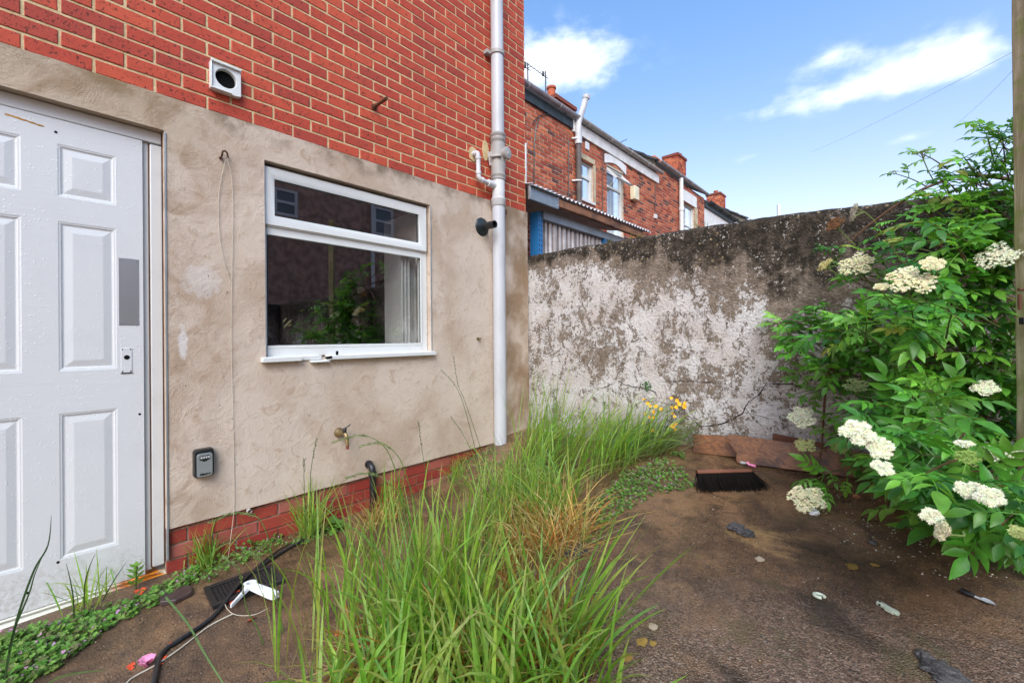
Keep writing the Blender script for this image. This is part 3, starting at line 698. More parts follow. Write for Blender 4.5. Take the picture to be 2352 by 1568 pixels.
vt = empty('extractor_vent', (0, .675, 2.49), 'square white vent plate with round dark hole on the red brick', 'vent')
def holed_plate(mb, x, yc, zc, w_, h_, r, th, n=32):
    sq = []
    for k in range(n):
        t = 2*PI*k/n; cx, cz = math.cos(t), math.sin(t); m = max(abs(cx)/(w_/2), abs(cz)/(h_/2)); sq.append((cx/m, cz/m))
    vs = [(x, yc+a, zc+b) for a, b in sq]+[(x+th, yc+a, zc+b) for a, b in sq]+[(x+th, yc+r*math.cos(2*PI*k/n), zc+r*math.sin(2*PI*k/n)) for k in range(n)]+[(x-.05, yc+r*.95*math.cos(2*PI*k/n), zc+r*.95*math.sin(2*PI*k/n)) for k in range(n)]
    mb.add(vs, [(l*n+k, l*n+(k+1) % n, (l+1)*n+(k+1) % n, (l+1)*n+k) for l in range(3) for k in range(n)])
mb = MB(); holed_plate(mb, .004, .675, 2.494, .138, .148, .048, .030); mb.box((.034, .606, 2.556), (.046, .744, 2.568)); mb.box((.034, .606, 2.43), (.042, .612, 2.556)); mb.box((.034, .606, 2.420), (.044, .70, 2.427))
mb.build('vent_plate', M['cream' if 0 else 'upvc'], vt, bevel=.002)
mb = MB(); mb.disc((.0085, .675, 2.494), (1, 0, 0), .0455, .0015, 24); mb.build('duct', M['dark'], vt)
mb = MB(); a = Vector((.0, 1.546, 2.694)); mb.tube([a, (.075, 1.549, 2.697), (.155, 1.552, 2.70)], .011, 10); mb.tube([(.0, 1.546, 2.694), (.012, 1.546, 2.694)], .02, 10)
tag(mb.build('iron_pin', M['rust'], smooth=True), 'rusty iron pin sticking straight out of the red brickwork', 'pin')
mb = MB(); mb.tube(smooth_path([(.005, .655, 2.085), (.028, .655, 2.09), (.034, .658, 2.11), (.03, .675, 2.112), (.028, .683, 2.085)], 4), .0045, 8); mb.tube([(.006, .650, 2.078), (.03, .652, 2.078)], .006, 8)
tag(mb.build('wall_hook', M['rust'], smooth=True), 'small bent dark hook in render above the key safe, holding white string', 'hook')
fl = empty('flue_pipe', (0, 2.546, 2.066), 'stubby black rubber flue pipe with round flange on the beige render', 'flue')
mb = MB(); mb.lathe((.008, 2.546, 2.066), (1, 0, 0), [(0, .078), (.005, .078), (.012, .070), (.018, .045), (.03, .030)], 28); mb.build('flange', M['rubber'], fl, smooth=True)
mb = MB(); mb.lathe((.03, 2.546, 2.066), (1, -.02, -.03), [(0, .026), (.022, .026), (.024, .034), (.034, .034), (.036, .027), (.065, .027), (.067, .031), (.135, .031), (.135, .025), (.10, .024)], 24); mb.build('outlet', M['black'], fl, smooth=True)
tp = empty('garden_tap', (.012, 1.284, .545), 'old brass garden tap on render below the window', 'tap')
mb = MB(); mb.lathe((.012, 1.278, .545), (1, 0, 0), [(0, .030), (.006, .030), (.014, .024), (.03, .016), (.05, .014)], 20); mb.tube(smooth_path([(.05, 1.279, .545), (.075, 1.283, .545), (.092, 1.287, .535), (.098, 1.290, .50), (.098, 1.291, .475)], 4), .0115, 12); mb.build('tap_body', M['brass'], tp, smooth=True)
mb = MB(); mb.tube([(.075, 1.283, .55), (.078, 1.286, .575), (.080, 1.289, .582)], [.013, .011, .007], 10); mb.bar((.082, 1.286, .578), (.098, 1.312, .60), .010, .006); mb.build('tap_lever', M['black'], tp, bevel=.001)
mb = MB(); mb.tube([(.098, 1.291, .478), (.098, 1.2915, .452)], .0095, 10); mb.build('spout_end', plain('copper_end', (.20, .05, .04), .5, .4), tp, smooth=True)
mb = MB(); mb.tube(smooth_path([(.0, 1.478, .300), (.03, 1.478, .302), (.055, 1.478, .290), (.066, 1.478, .262), (.068, 1.479, .16), (.068, 1.48, -.02)], 4), .021, 14)
mb.tube([(.066, 1.478, .262), (.067, 1.478, .235)], .0255, 14); mb.tube([(.012, 1.478, .302), (.03, 1.478, .302)], .0255, 14)
tag(mb.build('waste_pipe', M['black'], smooth=True), 'short black waste pipe bending from the render down into the weeds', 'pipe')
mb = MB(); mb.lathe((.012, 2.484, 1.122), (1, 0, 0), [(0, .014), (.004, .014), (.006, .006), (.03, .006)], 10); mb.tube([(.03, 2.478, 1.122), (.03, 2.50, 1.124)], .008, 8); tag(mb.build('pipe_clip', M['brass'], smooth=True), 'little brass pipe clip on the render right of the window', 'clip')
mb = MB(); mb.tube([(.01, .770, .208), (.03, .772, .206)], .012, 12, None, False); mb.tube([(.03, .772, .206), (.012, .772, .206)], .009, 12, None, False); tag(mb.build('overflow_stub', M['pipe_grey'], smooth=True), 'tiny grey pipe stub under the render edge in the brick plinth', 'pipe')
ks = empty('key_safe', (.012, .566, .515), 'black and silver key safe with number dials on the beige render', 'key safe')
def rounded(ya, yb, za, zb, r, n=5):
    out = []
    for cy, cz, t0 in ((yb-r, zb-r, 0), (ya+r, zb-r, PI/2), (ya+r, za+r, PI), (yb-r, za+r, 1.5*PI)):
        for k in range(n+1): t = t0+PI/2*k/n; out.append((cy+r*math.cos(t), cz+r*math.sin(t)))
    return out
def slab(mb, x0, x1, loop, taper=1., col=None):
    n = len(loop); cy = sum(p[0] for p in loop)/n; cz = sum(p[1] for p in loop)/n
    mb.add([(x0, *p) for p in loop]+[(x1, cy+(p[0]-cy)*taper, cz+(p[1]-cz)*taper) for p in loop], [tuple(range(n, 2*n))]+[(k, (k+1) % n, n+(k+1) % n, n+k) for k in range(n)], col)
mb = MB(); slab(mb, .013, .040, rounded(.522, .607, .446, .586, .014)); slab(mb, .040, .050, rounded(.522, .607, .446, .586, .014), .93); mb.build('case', M['black'], ks, smooth=True)
mb = MB(); slab(mb, .050, .0545, rounded(.532, .598, .450, .566, .012), .97); fp = mb.build('face_plate', M['silver'], ks, smooth=True)
mb = MB(); slab(mb, .0545, .0552, rounded(.543, .587, .532, .556, .006)); mb.box((.0545, .555, .526), (.0552, .575, .532)); mb.build('dial_window', M['black'], fp)
mb = MB()
for k in range(4):
    mb.tube([(.054, .5465+k*.0103, .545), (.054, .5545+k*.0103, .545)], .0065, 12)
mb.build('dial', plain('dial_wheel', (.30, .30, .28), .5, .4), fp)
mb = MB()
for k in range(4):
    for j in range(2): mb.box((.0605, .549+k*.0103, .541+j*.005), (.0611, .552+k*.0103, .5435+j*.005))
mb.build('digit', M['white'], fp)
fc = bpy.data.curves.new('lettering', 'FONT'); fc.body = 'Master'; fc.size = .0165; fc.shear = .25; fc.offset = .0006; fc.extrude = .0003; fc.align_x = 'CENTER'; fc.materials.append(M['black'].m)
ft = bpy.data.objects.new('lettering_curve', fc); C.objects.link(ft); me_ = bpy.data.meshes.new_from_object(ft.evaluated_get(bpy.context.evaluated_depsgraph_get())); bpy.data.objects.remove(ft)
fo = bpy.data.objects.new('lettering', me_); C.objects.link(fo); fo.parent = fp; fo.location = Vector((0, 0, 0))
for v in me_.vertices: v.co = Vector((.0553+v.co.z, .566+v.co.x, .4585+v.co.y))
# fo.rotation_euler = (PI/2, 0, PI/2); fo.location = (.0553, .566, .4585)

# string and cable --------------------------------------------------------
mb = MB(); X_ = lambda x, y, off=.018: tuple(onX(x, y, off))
mb.tube(smooth_path([X_(522, 366, .03), X_(533, 420), X_(534, 560), X_(531, 760), X_(536, 1000), X_(538, 1150), X_(528, 1250, .05), X_(517, 1330, .10), onG(515, 1385, .01), onG(535, 1412, .006), onG(580, 1415, .006), onG(615, 1400, .006)], 5), .0013, 5)
mb.tube(smooth_path([X_(519, 366, .03), X_(510, 400), X_(502, 455), X_(503, 530), X_(512, 590), X_(530, 650)], 5), .0014, 5)
mb.tube(smooth_path([onG(535, 1412, .006), onG(480, 1440, .005), onG(420, 1487, .006), onG(360, 1528, .005), onG(300, 1562, .005), onG(270, 1600, .005)], 5), .0026, 5)
tag(mb.build('string', M['string'], smooth=True), 'pale string hanging from the wall hook down to the yard floor', 'string')
mb = MB(); mb.tube(smooth_path([onG(340, 1640, .009), onG(355, 1565, .009), onG(372, 1505, .009), onG(420, 1470, .009), onG(490, 1420, .010), onG(545, 1358, .024), onG(590, 1312, .012), onG(650, 1270, .009), onG(720, 1232, .009), onG(790, 1204, .009)], 6), .0085, 8)
mb.tube(smooth_path([onG(560, 1338, .02), onG(630, 1272, .006), onG(700, 1235, .006), onG(780, 1212, .006)], 6), .004, 6)
tag(mb.build('black_cable', M['black'], smooth=True), 'thick black cable snaking over the floor past the drain grate', 'cable')

# ------------------------------------------------------------------ boundary wall
WY = 3.160
def wtop(x): return 1.912+np.interp(x, [0, .6, 1.2, 1.9, 2.6, 3.05, 4, 7], [0, .004, -.004, -.012, -.047, -.085, -.10, -.10])+.006*noise.noise((x*3, 0, 4))+.004*noise.noise((x*11, 0, 4))
def wfront(x, z): return WY-.012*noise.noise((x*1.3, z*1.3, 8))-.006*noise.noise((x*5, z*5, 3))-.0022*noise.noise((x*22, z*22, 3))
mb = MB(); wxs = list(np.arange(-.012, 3.6, .03))+[3.7, 4, 4.5, 5, 5.6, 6.3]
NZ = 62
for x in wxs:
    t = wtop(x)
    for k in range(NZ): z = .05+(t-.045-.05)*k/(NZ-1); mb.v.append((x, wfront(x, z), z))
    for a in (25, 50, 75, 90): mb.v.append((x, wfront(x, t-.045)+.045*(1-math.cos(math.radians(a))), t-.045+.045*math.sin(math.radians(a))+.003*noise.noise((x*15, a, 2))))
    mb.v.append((x, WY+.10, t+.012)); mb.v.append((x, WY+.215, t)); mb.v.append((x, WY+.23, t-.04)); mb.v.append((x, WY+.23, .05))
NP = NZ+8
for i in range(len(wxs)-1):
    for k in range(NP-1): mb.f.append([i*NP+k, (i+1)*NP+k, (i+1)*NP+k+1, i*NP+k+1]); mb.c.append((1, 1, 1))
mb.f.append(list(range(NP))); mb.c.append((1, 1, 1))
yw = mb.build('yard_wall', M['yardwall'], smooth=True)
tag(yw, 'rough yard wall of flaking white paint with black mossy top', 'wall')
mb = MB()
def crack(pts, wd):
    P = [onY(1176+x*.3297, 804+y*.3297, WY) for x, y in pts]
    Q = []
    for a, b in zip(P[:-1], P[1:]):
        n_ = max(2, int((b-a).length/.018))
        for k in range(n_):
            p = a.lerp(b, k/n_); j = .007*noise.noise((p.x*30, p.z*30, 1)); Q.append(Vector((p.x+j, 0, p.z+.010*noise.noise((p.x*26, 5, p.z*26)))))
    Q.append(P[-1])
    for k, p in enumerate(Q):
        d = (Q[min(k+1, len(Q)-1)]-Q[max(k-1, 0)]).normalized(); n_ = Vector((-d.z, 0, d.x)); h = wd*(.45+.9*abs(noise.noise((p.x*9, p.z*9, 7))))*(min(k, len(Q)-1-k, 4)/4*.7+.3)
        for sgn in (-1, 1): q = p+n_*h*sgn; mb.v.append((q.x, wfront(q.x, q.z)-.0045, q.z))
    o = len(mb.v)-2*len(Q)
    for k in range(len(Q)-1): mb.f.append([o+2*k, o+2*k+1, o+2*k+3, o+2*k+2]); mb.c.append((1, 1, 1))
crack([(740, 215), (800, 240), (860, 258), (915, 262), (1000, 290), (1015, 355)], .0042)
crack([(1015, 355), (1100, 375), (1200, 410), (1260, 485), (1320, 530), (1420, 520), (1500, 500), (1560, 465), (1620, 425), (1650, 355), (1720, 310), (1780, 228), (1850, 235), (1950, 235), (2050, 260), (2150, 310)], .0034)
crack([(1030, 220), (1250, 215), (1480, 230), (1580, 275), (1645, 355)], .0018); crack([(1322, 530), (1335, 590)], .0022); crack([(1622, 430), (1750, 460), (1860, 500)], .0016); crack([(565, 255), (640, 265), (740, 215)], .0024); crack([(1650, 440), (1740, 520), (1790, 610)], .0014); crack([(430, 150), (500, 180), (565, 255)], .0012)
mb.build('crack', M['dark'], yw)
# right-hand yard wall out of frame
mb = MB(); mb.box((6.1, -3, 0), (6.3, 3.15, 1.8)); tag(mb.build('alley_wall', M['yardwall'], bevel=.02), 'rendered wall on the far side of the yard, facing the white door', 'wall')

# ------------------------------------------------------------------ terrace beyond
XN = -2.1
def terrace_house(name, label, y0, y1, ztop, seed, holes=(), wallmat=None, group='terraced houses behind the yard wall'):
    t = empty(name, (XN, (y0+y1)/2, .2), label, 'house', group); W = y1-y0
    hs = [(a-y0, b-y0, c, d) for a, b, c, d in holes]
    mb = MB(); panel(mb, (XN, y0, 0), (0, 1, 0), (1, 0, 0), W, .1, ztop, hs, .12)
    mb.build('wall_face', M['mortar_old'] if wallmat is None else wallmat, t)
    if wallmat is None:
        mb = MB(); bricks(mb, (XN, y0, 0), (0, 1, 0), (1, 0, 0), W, 1.2, ztop, .0765, .02*seed, hs, .008, .017, seed, .004); mb.build('wall', M['terrace'], t)
    return t
def win_part(t, ya, yb, za, zb, tr=None, curtain=None, sillm='upvc'):
    mb = MB(); x0, x1 = XN-.10, XN-.045; f_ = .055
    mb.box((x0, ya, za), (x1, ya+f_, zb)); mb.box((x0, yb-f_, za), (x1, yb, zb)); mb.box((x0, ya+f_, za), (x1, yb-f_, za+f_)); mb.box((x0, ya+f_, zb-f_), (x1, yb-f_, zb))
    if tr: mb.box((x0, ya+f_, tr), (x1, yb-f_, tr+.05))
    w_ = mb.build('window', M['upvc'], t)
    mb = MB(); mb.add([(XN-.077, ya+f_, za+f_), (XN-.077, yb-f_, za+f_), (XN-.077, yb-f_, zb-f_), (XN-.077, ya+f_, zb-f_)], [(0, 1, 2, 3)]); mb.build('pane', M['glass'], w_)
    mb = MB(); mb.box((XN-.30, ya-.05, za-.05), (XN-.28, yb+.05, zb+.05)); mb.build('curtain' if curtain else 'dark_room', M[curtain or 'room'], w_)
    mb = MB(); mb.box((XN-.10, ya-.04, za-.05), (XN+.04, yb+.04, za-.002)); mb.build('sill', M[sillm], w_)
    return w_
def gutter(t, ya, yb, z, r=.055, m='gutter_grey', x=XN+.10):
    mb = MB(); n = 10; vs = []
    for y in (ya, yb):
        for k in range(n+1): a = PI+PI*k/n; vs.append((x+r*math.cos(a), y, z+r*math.sin(a)))
        for k in range(n+1): a = 2*PI-PI*k/n; vs.append((x+(r-.006)*math.cos(a), y, z+(r-.006)*math.sin(a)))
    q = 2*n+2; mb.add(vs, [(k, (k+1) % q, q+(k+1) % q, q+k) for k in range(q)]+[tuple(range(q))[::-1], tuple(range(q, 2*q))])
    y = ya+.4
    while y < yb-.1:
        mb.tube([(x+(r+.004)*math.cos(a), y, z+(r+.004)*math.sin(a)) for a in np.linspace(PI, 2*PI, 9)], .012, 5); y += .9
    return mb.build('gutter', M[m], t, smooth=True)
def roof(t, y0, y1, z, x0=XN+.05, run=4.0, pitch=.62):
    mb = MB(); mb.hexa([(x0, y0, z), (x0, y1, z), (x0-run, y1, z+run*pitch), (x0-run, y0, z+run*pitch), (x0, y0, z+.03), (x0, y1, z+.03), (x0-run, y1, z+run*pitch+.03), (x0-run, y0, z+run*pitch+.03)])
    return mb.build('roof', M['slate'], t)
def chimney(t, c, sx, sy, z0, z1, pots, pot_h=.28, seed=5, rf=None):
    mb = MB(); x, y = c
    mb.box((x-sx/2+.01, y-sy/2+.01, z0), (x+sx/2-.01, y+sy/2-.01, z1)); 
    st = mb.build('chimney', M['mortar_old'], rf or t)
    mb = MB()
    for (o, u, n, W) in (((x+sx/2-.01, y-sy/2, 0), (0, 1, 0), (1, 0, 0), sy), ((x-sx/2, y-sy/2+.01, 0), (1, 0, 0), (0, -1, 0), sx), ((x+sx/2, y+sy/2-.01, 0), (-1, 0, 0), (0, 1, 0), sx)):
        bricks(mb, o, u, n, W, z0, z1, .0765, .05, (), .010, .012, seed, .006)
    mb.box((x-sx/2-.03, y-sy/2-.03, z1-.08), (x+sx/2+.03, y+sy/2+.03, z1), (.1, .86, .2))
    for (dx, dy) in pots: mb.lathe((x+dx, y+dy, z1), (0, 0, 1), [(0, .11), (.03, .105), (pot_h*.8, .085), (pot_h*.85, .105), (pot_h, .105), (pot_h, .08)], 14, (.5, .5, .3))
    mb.build('chimney_stack', M['terrace'], t)
# house A
A = terrace_house('terraced_house', 'nearest terraced house of patchy red brick with black eaves board and dark gutter', 3.40, 7.05, 5.30, 11)
mb = MB(); mb.box((XN+.002, 3.4, 5.16), (XN+.045, 7.03, 5.33)); mb.build('fascia', M['fascia_dark'], A)
gutter(A, 3.4, 7.08, 5.40, .06, 'gutter_grey'); rA = roof(A, 3.4, 7.05, 5.36)
mb = MB()
for pts in ([(1238, 270), (1232, 290), (1227, 330), (1226, 460)], [(1306, 320), (1306, 480)]): mb.tube([onX(x, y, XN+.02) for x, y in pts], .010, 5)
mb.tube(smooth_path([onX(x, y, XN+.03) for x, y in ((1224, 285), (1236, 268), (1262, 262), (1305, 262))], 4), .009, 5); mb.build('cable_run', M['black'], A)
mb = MB(); mb.tube([onX(1206, 330, XN+.06), onX(1206, 480, XN+.06)], .028, 10); mb.build('downpipe', M['upvc'], A, smooth=True)
chimney(A, (-3.0, 7.85), .42, .74, 5.8, 6.30, [(.0, -.24)], .28, 6, rA)
# house B
WB1 = (7.36, 7.81, 3.90, 4.70); WB2 = (8.36, 9.12, 3.35, 4.86)
B = terrace_house('terraced_house', 'red brick terraced house with white eaves board, open top window and cream box', 7.05, 10.86, 5.30, 12, [WB1, WB2])
mb = MB(); mb.box((XN+.002, 7.03, 5.13), (XN+.05, 11.0, 5.34)); mb.box((XN-.2, 7.03, 5.12), (XN+.05, 11.0, 5.13)); mb.build('fascia', M['fascia'], B)
gutter(B, 7.08, 11.06, 5.41, .06, 'pipe_grey'); rB = roof(B, 7.05, 10.86, 5.36)
win_part(B, *WB1, 4.36, 'curtain', 'upvc')
w2 = win_part(B, *WB2, 4.42, 'curtain', 'stone')
mb = MB()   # top-hung vent, propped open
hz = 4.80; ang = math.radians(42); dy0, dy1 = 8.40, 9.08
def hung(s_, off=0): return (XN-.045+math.sin(ang)*s_+math.cos(ang)*off, hz-math.cos(ang)*s_+math.sin(ang)*off)
def hbar(sa, sb, ya, yb):
    a, b = hung(sa), hung(sb); c, d = hung(sb, .045), hung(sa, .045)
    mb.hexa([(a[0], ya, a[1]), (b[0], ya, b[1]), (b[0], yb, b[1]), (a[0], yb, a[1]), (d[0], ya, d[1]), (c[0], ya, c[1]), (c[0], yb, c[1]), (d[0], yb, d[1])])
hbar(0, .05, dy0, dy1); hbar(.32, .37, dy0, dy1); hbar(.05, .32, dy0, dy0+.05); hbar(.05, .32, dy1-.05, dy1); mb.build('open_vent', M['upvc'], w2)
mb = MB(); a, b = hung(.05, .02), hung(.32, .02); mb.add([(a[0], dy0+.05, a[1]), (a[0], dy1-.05, a[1]), (b[0], dy1-.05, b[1]), (b[0], dy0+.05, b[1])], [(0, 1, 2, 3)]); mb.build('vent_pane', M['glass'], w2)
mb = MB()   # arched painted lintel
n = 10; ya, yb = 8.24, 9.22
lo = [(ya+(yb-ya)*k/n, 4.86+.11*math.sin(PI*k/n)) for k in range(n+1)]; hi_ = [(ya+(yb-ya)*k/n, 5.06+.07*math.sin(PI*k/n)) for k in range(n+1)]
mb.add([(XN+.03, *p) for p in lo]+[(XN+.03, *p) for p in hi_]+[(XN-.12, *p) for p in lo]+[(XN-.12, *p) for p in hi_], [(k, k+1, n+2+k, n+1+k) for k in range(n)]+[(2*n+2+k, 2*n+3+k, k+1, k) for k in range(n)]+[(n+1+k, n+2+k, 3*n+4+k, 3*n+3+k) for k in range(n)]); mb.build('lintel', M['lintel_paint'], B)
mb = MB(); mb.box((XN+.001, 7.28, 4.70), (XN+.025, 7.86, 4.80)); mb.box((XN+.001, 7.815, 3.88), (XN+.016, 7.90, 4.70)); mb.build('stone_surround', M['stone'], B)
mb = MB(); pp_ = onX(1327, 480, XN+.09); mb.tube([(XN+.09, 7.14, 3.0), (XN+.09, 7.14, 4.93)], .055, 12); mb.build('downpipe', plain('brown_iron_pipe', (.13, .105, .095), .6, .3, 0, None, .2), B, smooth=True)
mb = MB(); mb.tube([(XN+.09, 7.14, 4.93), (XN+.09, 7.14, 5.28), (XN+.12, 7.17, 5.42), (XN+.24, 7.20, 5.78)], .062, 12); mb.tube([(XN+.23, 7.2, 5.74), (XN+.245, 7.203, 5.80)], .074, 12); mb.tube([(XN+.09, 7.14, 4.88), (XN+.09, 7.14, 5.02)], .072, 12); mb.build('vent_pipe', M['pipe_white'], B, smooth=True)
mb = MB()
for z in (4.98, 4.16):
    mb = MB(); mb.tube([(XN+.01, 7.03, z), (XN+.09, 7.07, z), (XN+.15, 7.14, z)], .02, 8); mb.build('pipe_bracket', M['upvc'], B, smooth=True)
mb = MB(); mb.box((XN+.01, 9.43, 4.34), (XN+.14, 9.66, 4.66)); mb.build('alarm_box', M['cream'], B, bevel=.015)
mb = MB(); mb.box((XN+.01, 7.50, 4.93), (XN+.03, 7.64, 5.08)); mb.build('wall_vent', M['upvc'], B, bevel=.004)
mb = MB()
for k in range(1, 4): mb.tube([(XN-.085, 8.41+.14*k, 3.4), (XN-.085, 8.41+.14*k, 4.42)], .004, 4)
for k in range(6): mb.tube([(XN-.085, 8.41, 3.5+.16*k), (XN-.085, 9.07, 3.5+.16*k)], .004, 4)
mb.build('window_grille', M['upvc'], w2)
for pts in ([(1385, 350), (1384, 520)], [(1506, 405), (1505, 500)], [(1384, 352), (1420, 330), (1440, 320)]):
    mb = MB(); mb.tube([onX(x, y, XN+.03) for x, y in pts], .008, 5); mb.build('cable_run', M['black'], B)
mb = MB(); mb.box((XN+.01, 10.74, 4.17), (XN+.06, 10.84, 4.27)); mb.build('junction_box', M['upvc'], B)
# house C
WC = (12.85, 13.68, 3.75, 5.08)
Cc = terrace_house('terraced_house', 'taller red brick terraced house with white downpipe and sash window, next to the white house', 10.86, 14.6, 5.58, 13, [WC])
mb = MB(); mb.add([(XN, 10.865, 5.2), (XN-4, 10.865, 7.9), (XN-4, 10.865, 8.35), (XN, 10.865, 5.72), (XN, 10.95, 5.2), (XN-4, 10.95, 7.9), (XN-4, 10.95, 8.35), (XN, 10.95, 5.72)], [(3, 2, 1, 0), (4, 5, 6, 7), (2, 3, 7, 6), (0, 4, 7, 3)]); mb.build('gable', M['tan'], Cc)
mb = MB()
for k in range(11): x = XN-.1-k*.36; z = 5.72+(XN-x)*.658; mb.bar((x+.2, 10.82, z-.11), (x-.18, 10.82, z+.11), .16, .045, Vector((0, 0, 1)))
mb.build('verge_tiles', M['slate'], Cc)
gutter(Cc, 10.95, 14.7, 5.70, .06, 'gutter_grey'); rC = roof(Cc, 10.9, 14.6, 5.68)
win_part(Cc, *WC, 4.42, 'curtain', 'stone')
mb = MB(); mb.box((XN+.001, 12.70, 5.09), (XN+.03, 13.85, 5.42)); mb.build('lintel', M['lintel_paint'], Cc)
mb = MB(); mb.box((XN+.001, 13.70, 3.7), (XN+.02, 13.95, 5.08)); mb.build('stone_surround', M['stone'], Cc)
mb = MB(); mb.tube([(XN+.09, 12.42, 2.5), (XN+.09, 12.42, 5.62)], .06, 12); mb.tube([(XN+.09, 12.42, 4.7), (XN+.09, 12.42, 4.8)], .075, 12); mb.build('downpipe', M['upvc'], Cc, smooth=True)
chimney(Cc, (-3.1, 14.75), .5, .75, 6.2, 7.22, [(.1, .1)], .12, 8, rC); 
mb = MB(); mb.box((-3.7, 13.6, 6.5), (-3.3, 14.35, 7.02)); mb.build('chimney_shoulder', M['terrace'], Cc)
# house D (white) and E
WD = (16.4, 17.2, 4.1, 4.9)
Dd = terrace_house('terraced_house', 'white-painted terraced house with black gutter at the far end of the row', 14.6, 19.6, 5.42, 14, [WD], M['whitewall'])
mb = MB(); mb.box((XN+.002, 14.62, 5.30), (XN+.05, 19.6, 5.45)); mb.build('fascia', M['fascia_dark'], Dd); gutter(Dd, 14.75, 19.6, 5.52, .07, 'gutter_black'); rD = roof(Dd, 14.6, 19.6, 5.48)
win_part(Dd, *WD, None, None, 'stone')
Ee = terrace_house('terraced_house', 'farthest terraced house, its tan gable and slates just above the white house', 19.6, 25, 5.75, 15, [], M['whitewall'])
mb = MB(); mb.add([(XN, 19.61, 5.2), (XN-4, 19.61, 7.9), (XN-4, 19.61, 8.55), (XN, 19.61, 5.95), (XN, 19.7, 5.2), (XN-4, 19.7, 7.9), (XN-4, 19.7, 8.55), (XN, 19.7, 5.95)], [(3, 2, 1, 0), (4, 5, 6, 7), (2, 3, 7, 6), (0, 4, 7, 3)]); mb.build('gable', M['tan'], Ee)
mb = MB()
for k in range(11): x = XN-.1-k*.36; z = 5.95+(XN-x)*.65; mb.bar((x+.2, 19.56, z-.11), (x-.18, 19.56, z+.11), .16, .05, Vector((0, 0, 1)))
mb.build('verge_tiles', M['slate'], Ee)
gutter(Ee, 19.6, 25, 5.9, .07, 'pipe_white'); rE = roof(Ee, 19.6, 25, 5.86); chimney(Ee, (-3.8, 21.5), .6, .8, 6.6, 7.7, [(0, 0)], .2, 9, rE)
mb = MB(); mb.tube([(XN+.1, 20.4, 3.5), (XN+.1, 20.4, 5.8)], .07, 10); mb.build('downpipe', M['upvc'], Ee, smooth=True); mb = MB(); mb.tube(smooth_path([(XN+.1, 23.6, 5.3), (XN+.35, 23.7, 5.4), (XN+.42, 23.75, 5.8), (XN+.42, 23.75, 7.3)], 4), .08, 10); mb.build('vent_pipe', M['upvc'], Ee, smooth=True)
# aerials
for (px, ptop, pbot, lab) in ((1212, 145, 200, 'thin television aerial at the corner of the near house, the farther left one'), (1253, 164, 225, 'thin television aerial standing just left of the terracotta chimney pot')):
    t = onX(px, ptop, -4.0); b = onX(px, pbot+40, -4.0); b.x, b.y = t.x, t.y; b.z = min(b.z, 6.4)
    mb = MB(); mb.tube([b, t], .017, 6); zz = t.z-.14
    mb.tube([(t.x, t.y-.95, zz), (t.x, t.y+.1, zz)], .009, 5)
    for k in range(9): mb.tube([(t.x-.10, t.y-.9+k*.11, zz), (t.x+.10, t.y-.9+k*.11, zz)], .005, 4)
    mb.tube([(t.x, t.y-.1, zz-.02), (t.x, t.y-.1, zz+.08)], .03, 6)
    tag(mb.build('tv_aerial', M['black'], None), lab, 'aerial', 'television aerials on the terrace roofs')
# opposite row: seen mirrored in the kitchen window
OX = 8.2
opp = empty('brick_house', (OX, 2, .1), 'brick house across the alley with white windows, mirrored in the kitchen window', 'house')
def mirX(x, y, v):
    d = ray(x, y); t = (v+CAMX)/(-d[0]); return Vector((v, _C[1]+d[1]*t, _C[2]+d[2]*t))
holes = []
for (xa, ya, xb, yb) in ((632, 425, 688, 500), (862, 470, 908, 545)):
    a, b = mirX(xa, ya, OX), mirX(xb, yb, OX); holes.append((min(a.y, b.y), max(a.y, b.y), min(a.z, b.z), max(a.z, b.z)))
mb = MB(); oy0, oy1 = -4., 16.
panel(mb, (OX, oy1, 0), (0, -1, 0), (-1, 0, 0), oy1-oy0, .05, 5.6, [(oy1-b, oy1-a, c, d) for a, b, c, d in holes], .1); mb.build('wall', plain('dull_brick', (.40, .25, .19), .85, .25, 0, (25, .4, .01), .35), opp)
for (a, b, c, d) in holes:
    mb = MB(); f_ = .07
    for q in ((a, c, a+f_, d), (b-f_, c, b, d), (a+f_, c, b-f_, c+f_), (a+f_, d-f_, b-f_, d), (a+f_, (c+d)/2-.03, b-f_, (c+d)/2+.03)): mb.box((OX+.02, q[0], q[1]), (OX+.08, q[2], q[3]))
    w_ = mb.build('window', M['upvc'], opp); mb = MB(); mb.box((OX+.05, a+f_, c+f_), (OX+.06, b-f_, d-f_)); mb.build('pane', plain('dull_pane', (.10, .11, .12), .1, .6), w_)
mb = MB(); mb.hexa([(OX-.2, oy0, 5.6), (OX+4, oy0, 7.6), (OX+4, oy1, 7.6), (OX-.2, oy1, 5.6), (OX-.2, oy0, 5.7), (OX+4, oy0, 7.7), (OX+4, oy1, 7.7), (OX-.2, oy1, 5.7)]); mb.build('roof', M['slate'], opp)
mb = MB(); mb.tube([(OX-.08, 6.3, .1), (OX-.08, 6.3, 5.6)], .05, 8); mb.build('downpipe', M['upvc'], opp)
# overhead cables
for (a, b, lab) in (((1860, 350, 26), (2420, 70, 7), 'thin overhead cable crossing the blue sky, the longer one'), ((2190, 290, 14), (2440, 35, 7), 'thin overhead cable crossing the blue sky close to the wooden post')):
    p, q = onD(*a), onD(*b); mb = MB(); mb.tube([p.lerp(q, t)-Vector((0, 0, .12*4*t*(1-t))) for t in np.linspace(0, 1, 14)], .0045, 4); tag(mb.build('overhead_cable', M['gutter_grey']), lab, 'cable', 'overhead cables')

